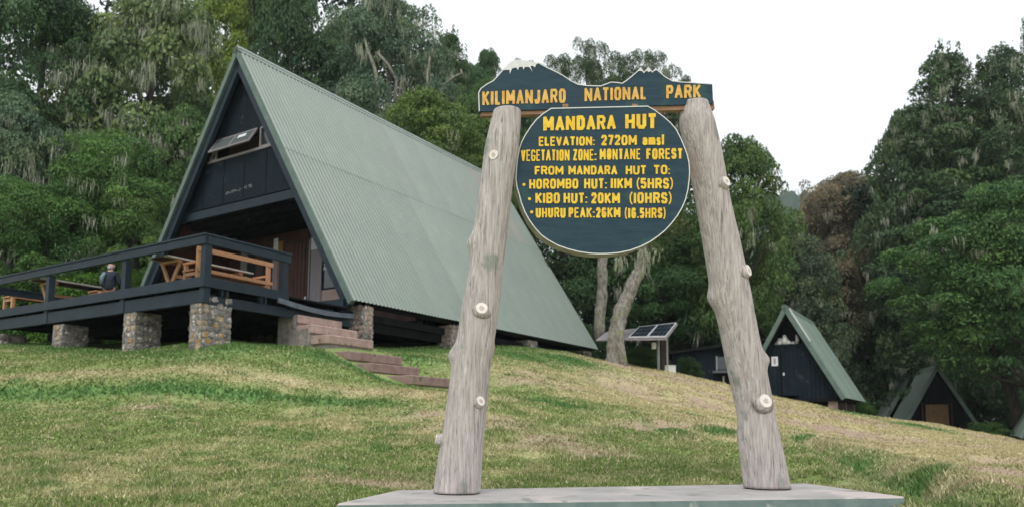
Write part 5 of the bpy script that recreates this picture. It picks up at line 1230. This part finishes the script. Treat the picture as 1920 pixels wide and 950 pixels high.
def tree(label, px, ptop, Yd, wpx, style='dome', col=(.06, .09, .03), lichen=0, frac=.75, n=46, leaf=None, dens=.62, bark='trunk_dark', name='tree', cat='tree', group='forest trees around the huts', trunk_r=.28, lean=(0, 0), zb=None, lich_ln=(.35, 1.3), zbase_px=None, depth=.85, tofs=0):
    NT[0] += 1; r = np.random.default_rng(100 + NT[0])
    q = P(px, ptop, Yd); g = H(q[0], q[1]) if zb is None else zb; w_ = wpx * Yd / F * 1.08; h_ = q[2] - g; ch = h_ * frac
    root = thing(name, label, cat, (q[0], q[1], g), 0, group)
    me, cl0, pw, ph = proto(style, NT[0] % NK[style]); a = r.random() * 6.28; s_ = (w_ / pw, w_ / pw * depth, ch / ph)
    o = link('crown', me, root); R = Matrix.Rotation(a, 4, 'Z'); D = Matrix.Diagonal((*s_, 1)); o.matrix_local = Matrix.Translation((lean[0], 0, h_ - ch)) @ D @ R
    col = (col[0] * 1.30, col[1] * 1.40, col[2] * 1.32) if max(col) < .125 and name == 'tree' and col not in (DG,) else col; col = tuple(c * (1.22 if name == 'tree' else 1.0) for c in col); mean_ = sum(col) / 3; col = tuple(max(.01, mean_ + (c - mean_) * 1.18) for c in col); o.color = (*col, 1); o['kind'] = 'stuff'
    cl = []
    for c in cl0:
        x_, y_ = c[0] * math.cos(a) - c[1] * math.sin(a), c[0] * math.sin(a) + c[1] * math.cos(a)
        cl.append((x_ * s_[0] + lean[0], y_ * s_[1], c[2] * s_[2] + h_ - ch, c[3] * s_[0], c[4] * s_[1], c[5] * s_[2]))
    if cat == 'tree':
        m = MB(); cx = lean[0]
        pts = [(0 + cx * t * t + tofs * (1 - t) + .15 * math.sin(t * 5 + NT[0]), .1 * math.sin(t * 4), h_ * t * .93) for t in (0, .08, .2, .4, .6, .8, 1)]
        m.tube([(p[0], p[1], p[2] - (.4 if i == 0 else 0)) for i, p in enumerate(pts)], [trunk_r * k for k in (1.5, 1.1, 1, .8, .6, .4, .12)], 9, .06)
        for c in cl[::max(1, len(cl) // 9)]:
            t = min(.9, max(.25, (c[2] / h_) - .15)); st = Vector((cx * t * t + tofs * (1 - t), 0, h_ * t * .93)); e = Vector(c[:3]); mid = st.lerp(e, .5) + Vector((0, 0, -.2))
            m.tube([st, mid, e], [trunk_r * .4, trunk_r * .26, trunk_r * .1], 6, .05)
        m.build('trunk', M[bark], root, True)
    if lichen:
        v = strands(cl, r, lichen, lich_ln); o = link('hanging_lichen', mesh_np('hanging_lichen', v, np.arange(len(v)).reshape(-1, 4), M['lichen']), root); o['kind'] = 'stuff'
    return root
DG, MG, OG, YG_, GG, BR, BG = (.055, .098, .044), (.090, .158, .052), (.128, .168, .080), (.150, .200, .050), (.105, .152, .098), (.205, .170, .118), (.06, .09, .06)
# left forest, front row
T = tree
T('broad lichen-draped tree filling the forest above the seated man', 300, -15, 33, 330, 'dome', OG, 330, .80, 60, lich_ln=(.3, 1.4))
T('dark leafy tree at the upper left corner of the photo', 95, -40, 32, 300, 'dome', DG, 30, .8, 58)
T('tree at the left edge with pale lichen halfway up its crown', 20, 170, 29, 220, 'dome', GG, 90, .75, 44)
T('mid green tree low in front of the lichen-draped tree, left of the gable', 215, 245, 29.5, 250, 'dome', MG, 70, .8, 52)
T('green tree close behind the left rake of the large hut', 350, 200, 31, 190, 'dome', (.062, .098, .036), 130, .8, 44, lich_ln=(.3, 1.2))
T('bright green low tree at the far left behind the deck', 25, 330, 27, 190, 'dome', MG, 8, .8, 36)
T('small dense tree behind the deck between the left edge and the man', 135, 345, 28, 170, 'dome', (.045, .085, .03), 10, .85, 36)
T('small rounded tree behind the deck just right of the man', 265, 350, 28.5, 160, 'dome', (.07, .105, .038), 12, .85, 34)
T('yellow green crown above the hut apex at the top of the photo', 425, -40, 41, 150, 'dome', YG_, 0, .6, 30)
T('dark tree rising behind the hut ridge next to the apex', 520, -70, 42, 190, 'dome', DG, 0, .75, 46)
T('dark tree behind the middle of the hut ridge', 620, 60, 44, 220, 'dome', DG, 20, .7, 44)
T('tall tree with pale twisted limbs and hanging lichen behind the roof', 735, -8, 40, 260, 'dome', GG, 150, .62, 58, bark='trunk_pale', trunk_r=.34, dens=.6, lich_ln=(.4, 1.5))
T('broad crowned tree between the hut apex trees and the lichen tree, top of the photo', 655, 20, 46, 150, 'dome', (.06, .085, .038), 20, .6)
T('narrow dark tree at the right shoulder of the lichen tree behind the roof', 842, 62, 45, 150, 'cone', (.05, .075, .035), 25, .75, 60)
T('round olive bush tree low behind the roof ridge', 800, 178, 35, 250, 'dome', (.085, .115, .042), 10, .6, 52)
T('olive tree behind the top of the left sign post', 915, 150, 38, 150, 'dome', (.06, .09, .036), 12, .7, 40)
T('small ragged tree against the sky left of the mountain shaped board', 915, 88, 50, 75, 'dome', DG, 10, .4, 34)
T('dark tree on the skyline between the lichen tree and the ragged one', 868, 108, 48, 150, 'dome', (.05, .085, .042), 15, .7)
T('low dark tree behind the left end of the name board', 955, 135, 47, 130, 'dome', DG, 8, .7)
# the thin stand with sky gaps behind the boards
for px, pt, w_, lb in ((985, 112, 95, 'thin tree with flat crown behind the painted snow cap, against the sky'), (1045, 88, 80, 'thin tall tree behind the dip of the mountain board'), (1100, 70, 95, 'tallest thin tree of the stand above the name board'),
                       (1160, 82, 90, 'thin tree of the stand above the word NATIONAL'), (1215, 88, 85, 'thin tree of the stand behind the jagged painted peak'), (1262, 112, 75, 'outermost thin tree of the stand, right above PARK')):
    T(lb, px, pt, 52, w_, 'umbrella', (.046, .068, .032), 14, .42, 24, trunk_r=.2, dens=.6, group='thin trees standing on the skyline behind the boards')
T('dark broad tree behind the lower half of the round sign', 1060, 225, 41, 240, 'dome', DG, 10, .85, 56)
T('shaded tree behind the right half of the round sign', 1200, 215, 42, 230, 'dome', (.042, .068, .028), 10, .85, 56)
T('dark tree low behind the solar shelter', 1250, 430, 40, 210, 'dome', (.036, .066, .028), 12, .95, 50, group='forest trees around the huts')
T('yellow green tree immediately right of the right sign post', 1385, 252, 37, 180, 'dome', (.080, .125, .045), 10, .75, 56, depth=.9)
T('dark green tree behind the dark shed', 1330, 470, 43, 200, 'dome', (.036, .060, .026), 4, .95, 44)
T('grey green tree directly behind the small notice hut', 1475, 425, 42, 200, 'dome', (.058, .074, .048), 20, .95, 50)
T('reddish brown crowned tree on the right skyline', 1580, 326, 56, 210, 'dome', BR, 25, .6, 54)
T('pale brown crowned tree just left of the reddish one', 1545, 345, 58, 130, 'dome', (.22, .19, .14), 15, .6)
T('grey brown tree below the reddish one right of the small hut', 1580, 470, 55, 180, 'dome', (.085, .085, .050), 20, .9, 44)
T('tall spired lichen-hung tree on the right, left spire', 1768, 100, 46, 300, 'cone', (.046, .070, .036), 150, .88, 120, lich_ln=(.3, 1.4), trunk_r=.4)
T('tall spired lichen-hung tree on the right, right spire nearest the corner', 1872, 88, 45, 280, 'cone', (.048, .072, .038), 130, .88, 110, lich_ln=(.3, 1.4), trunk_r=.4)
T('side tree with level branches at the left of the tall spired pair', 1705, 190, 48, 190, 'dome', (.048, .068, .036), 60, .8, 80)
T('bright green leafy tree over the gap between the small huts', 1655, 430, 57, 210, 'dome', (.062, .105, .028), 8, .85, 56)
T('bright green spreading tree hanging over the brown door hut', 1800, 400, 37.5, 260, 'dome', (.056, .096, .036), 16, .58, 70, tofs=2.6)
T('tall full tree filling the upper right behind the spired pair', 1850, 190, 52, 330, 'dome', (.05, .085, .042), 40, .85)
T('dark leaning tree at the right edge behind the last hut', 1935, 330, 36, 230, 'dome', (.042, .074, .030), 20, .72, 56, lean=(-1.5, 0), trunk_r=.34)
T('low dark tree behind the roof only hut', 1690, 560, 59, 170, 'dome', DG, 0, .95, 34)
lt_ = [o for o in bpy.data.objects if o.get('label', '').startswith('tall tree with pale twisted limbs')][0]
for pts, r_ in (([(706, 196), (709, 165), (703, 130), (692, 100), (684, 75)], .17), ([(741, 180), (744, 150), (728, 122), (708, 100)], .15), ([(826, 182), (832, 160), (850, 145), (866, 138)], .13), ([(802, 172), (801, 140), (806, 110)], .09)):
    m = MB(); pp = [P(x, y, 37.4) for x, y in pts]; q_ = [Vector(p) - lt_.location for p in pp]; q_ = [q_[0] + Vector((0, 1.5, -1.5))] + q_ + [q_[-1] + Vector((-.2, 2, 1.2))]
    m.tube(q_, [r_ * .62 * k for k in np.linspace(1.2, .5, len(q_))], 9, .15); m.build('limb', M['trunk_pale'], lt_, True)
# shrubs and hedge
Sg = 'shrubs at the edge of the clearing'
def shrub(label, px, pt, Yd, wpx, col, n=22, dens=.7): T(label, px, pt, Yd, wpx, 'bank', col, 0, 1.0, n, leaf=max(.07, .0042 * Yd), dens=dens, name='shrub', cat='shrub', group=Sg)
shrub('bright green shrub seen through the railing left of the man', 150, 500, 26.5, 200, (.085, .16, .03), 34)
shrub('bright green shrub seen through the railing right of the man', 262, 500, 27, 130, (.08, .15, .03), 24)
shrub('bright shrub at the far left behind the deck rail', 10, 498, 26, 150, (.075, .14, .032), 26)
shrub('low green shrub at the foot of the leaning pale tree', 1205, 652, 30.5, 90, (.06, .12, .035), 18)
shrub('leafy shrub between the rear hut corner and the straight pale trunk', 1110, 600, 35, 80, (.045, .085, .035), 18)
shrub('small dark shrub beside the dark shed', 1290, 668, 33, 60, (.04, .075, .03), 14)
shrub('green shrub right of the small notice hut', 1608, 745, 36, 80, (.055, .11, .03), 20)
shrub('dark shrub between the small notice hut and the roof only hut', 1650, 690, 53, 120, (.04, .08, .028), 20)
shrub('green shrub left of the hut at the right edge', 1850, 786, 35, 90, (.055, .105, .032), 18)
shrub('shrub behind the brown door hut', 1850, 700, 46, 130, (.04, .075, .03), 20)

# two pale trunks between the huts
def pale_tree(label, pts, rad, Yd, group=None, second=None):
    q0 = P(pts[0][0], pts[0][1], Yd); g = H(q0[0], q0[1]); root = thing('tree', label, 'tree', (q0[0], q0[1], g), 0, 'forest trees around the huts')
    path = [P(x, y, Yd) - np.array([q0[0], q0[1], g]) for x, y in pts]
    # densify so that the bark can be gnarled
    P2, R2 = [], []
    for i in range(len(path) - 1):
        for k in range(5):
            t = k / 5; P2.append(path[i] * (1 - t) + path[i + 1] * t + np.array([random.uniform(-.03, .03)] * 2 + [0])); R2.append((rad[i] * (1 - t) + rad[i + 1] * t) * random.uniform(.9, 1.1))
    P2.append(path[-1]); R2.append(rad[-1]); P2[0][2] -= .3
    m = MB().tube(P2, R2, 14, .09)
    if second:
        pp = [P(x, y, Yd - .25) - np.array([q0[0], q0[1], g]) for x, y in second[0]]; m.tube(pp, second[1], 12, .09)
    m.build('trunk', M['trunk_pale'], root, True); return root, path
k_ = 28.6 / F
rt, pth = pale_tree('leaning gnarled pale tree with forked foot beside the solar shelter', [(1150, 690), (1153, 640), (1160, 600), (1172, 565), (1185, 535), (1200, 505), (1206, 470), (1200, 430), (1195, 380)], [17 * k_, 15 * k_, 15 * k_, 14 * k_, 13 * k_, 10 * k_, 9 * k_, 6 * k_, 3 * k_], 28.6,
                    second=([(1172, 700), (1166, 665), (1160, 630), (1164, 600)], [9 * k_, 8 * k_, 9 * k_, 7 * k_]))
def add_crown(root, centres, col, lich, seed, leaf=.12):
    r = np.random.default_rng(seed); v, rn = leaf_cloud(centres, leaf, 1.3, r)
    o = link('crown', mesh_np('crown', v, np.arange(len(v)).reshape(-1, 4), M['leaf'], False, {'rnd': rn}), root); o.color = (*col, 1); o['kind'] = 'stuff'
    v = strands(centres, r, lich, (.3, 1.2)); o = link('hanging_lichen', mesh_np('hanging_lichen', v, np.arange(len(v)).reshape(-1, 4), M['lichen']), root); o['kind'] = 'stuff'
def cpx(px, py, Y, org, r): q = P(px, py, Y) - org; return (q[0], q[1], q[2], r, r, r * .6)
og = np.array(rt.location)
add_crown(rt, [cpx(*c, og, rr_) for c, rr_ in [((1180, 480, 28.8), .5), ((1215, 470, 28.6), .6), ((1240, 440, 28.9), .75), ((1170, 440, 29), .8), ((1205, 410, 29), .9), ((1250, 400, 29.4), .8), ((1150, 400, 29.4), .9), ((1275, 425, 29), .5), ((1190, 360, 29), 1.0), ((1240, 350, 29.4), .9), ((1140, 350, 29.5), .9)]], (.08, .10, .035), 7, 77)
rt2, _ = pale_tree('straight pale trunk rising behind the round sign', [(1123, 622), (1127, 570), (1130, 520), (1130, 470), (1132, 420), (1130, 370)], [11 * .0235, 10 * .0235, 9.5 * .0235, 9 * .0235, 8 * .0235, 5 * .0235], 33)
og = np.array(rt2.location)
add_crown(rt2, [cpx(*c, og, rr_) for c, rr_ in [((1100, 400, 33), 1.1), ((1150, 380, 33), 1.2), ((1130, 330, 33), 1.3), ((1080, 340, 33), 1.1), ((1030, 500, 34), .7), ((1060, 450, 33.5), .9)]], (.05, .08, .03), 20, 78)
# small lichen sprig hanging in front of the roof beside the left post
# far wood that reads as one mass
def backdrop():
    r = np.random.default_rng(55); sky_ = [(-150, -60), (640, -60), (690, 20), (760, 60), (840, 120), (900, 170), (1000, 200), (1290, 225), (1340, 330), (1440, 400), (1500, 420), (1560, 380), (1650, 300), (1720, 230), (1800, 190), (2100, 150)]
    xs = [q[0] for q in sky_]; ys = [q[1] for q in sky_]; cl = []
    for _ in range(430):
        px = r.uniform(-150, 2080); Yd = r.uniform(50, 62); top_ = np.interp(px, xs, ys) + 30; py = top_ + (790 - top_) * r.random()
        if px > 940 and px < 1300 and py < 240: continue
        q = P(px, py, Yd); rr_ = r.uniform(1.5, 2.5); cl.append((q[0], q[1], q[2], rr_, rr_, rr_ * .7))
    v, rn = leaf_cloud(cl, .42, 1.25, r)
    o = link('background_forest', mesh_np('background_forest', v, np.arange(len(v)).reshape(-1, 4), M['leaf'], False, {'rnd': rn * .6})); o.color = (.034, .056, .030, 1)
    tag(o, 'deep shaded forest mass closing the view behind the nearer trees', 'forest', kind='stuff')
backdrop()
def understorey():
    r = np.random.default_rng(56); cl = []
    for _ in range(420):
        px = r.uniform(-120, 2050); Yd = r.uniform(38, 47)
        if px > 1600: Yd = r.uniform(52, 60)
        if px < 980: Yd = r.uniform(31, 40) if px < 260 else r.uniform(40, 47)
        d = ray(px, 700); x_, y_ = d[0] / d[1] * Yd, Yd; g = H(x_, y_); zc = g + r.uniform(0, 1) ** 1.3 * (6 if px < 1300 else 4.5); rr_ = r.uniform(.7, 1.3)
        cl.append((x_, y_, zc, rr_, rr_, rr_ * .7))
    v, rn = leaf_cloud(cl, .26, 1.1, r)
    o = link('undergrowth', mesh_np('undergrowth', v, np.arange(len(v)).reshape(-1, 4), M['leaf'], False, {'rnd': rn * .7})); o.color = (.034, .060, .026, 1)
    tag(o, 'dark tangled undergrowth beneath the forest edge', 'undergrowth', kind='stuff')
understorey()
# distant hill seen in the gap on the right
hv = []; n_ = 140
for i in range(n_ + 1):
    t = i / n_; px = 1300 + 420 * t; py = 362 + 26 * math.sin(t * 6 + 1.2) + 4 * math.sin(t * 71) + 3 * math.sin(t * 137) + abs(t - .32) * 120; Yf = 420
    q = P(px, py, Yf); hv.append((q[0], q[1], q[2]))
hb = MB()
for i in range(n_):
    a, b = hv[i], hv[i + 1]
    for j in range(8):
        f0, f1 = j / 8, (j + 1) / 8; fa = lambda p, f: (p[0] * (1 - .35 * f), p[1] * (1 - .35 * f), p[2] * (1 - f) - 4 * f + (random.uniform(-1, 1) if 0 < f < 1 else 0) * 0)
        hb.add([fa(a, f0), fa(b, f0), fa(b, f1), fa(a, f1)], [(0, 1, 2, 3)])
M['hill'] = surf('forested_hill', (.035, .060, .040), (.055, .085, .055), .06, rough=1, bump=.5, bscale=.2, spec=0)
tag(hb.build('hills', M['hill']), kind='structure')

# thin mountain air
M['haze'] = bpy.data.materials.new('thin_air'); M['haze'].use_nodes = True; t_ = M['haze'].node_tree; t_.nodes.remove(t_.nodes['Principled BSDF'])
pv = t_.nodes.new('ShaderNodeVolumePrincipled'); pv.inputs['Density'].default_value = HAZE; pv.inputs['Color'].default_value = (.86, .93, 1, 1); pv.inputs['Anisotropy'].default_value = .2
t_.links.new(pv.outputs[0], t_.nodes['Material Output'].inputs['Volume'])
zz = [v for o_ in bpy.data.objects if o_.name in ('ground', 'hills') for v in (min(q.co.z for q in o_.data.vertices), max(q.co.z for q in o_.data.vertices))]
xx = max(abs(q.co.x) for q in bpy.data.objects['ground'].data.vertices) + 5; yy = max(abs(q.co.y) for q in bpy.data.objects['ground'].data.vertices) + 5
tag(MB().box(-max(xx, 700), max(xx, 700), -max(yy, 600), max(yy, 700), min(zz) - 1.0, max(zz) + 30).build('haze', M['haze']), 'thin pale mountain haze', 'haze', kind='stuff')
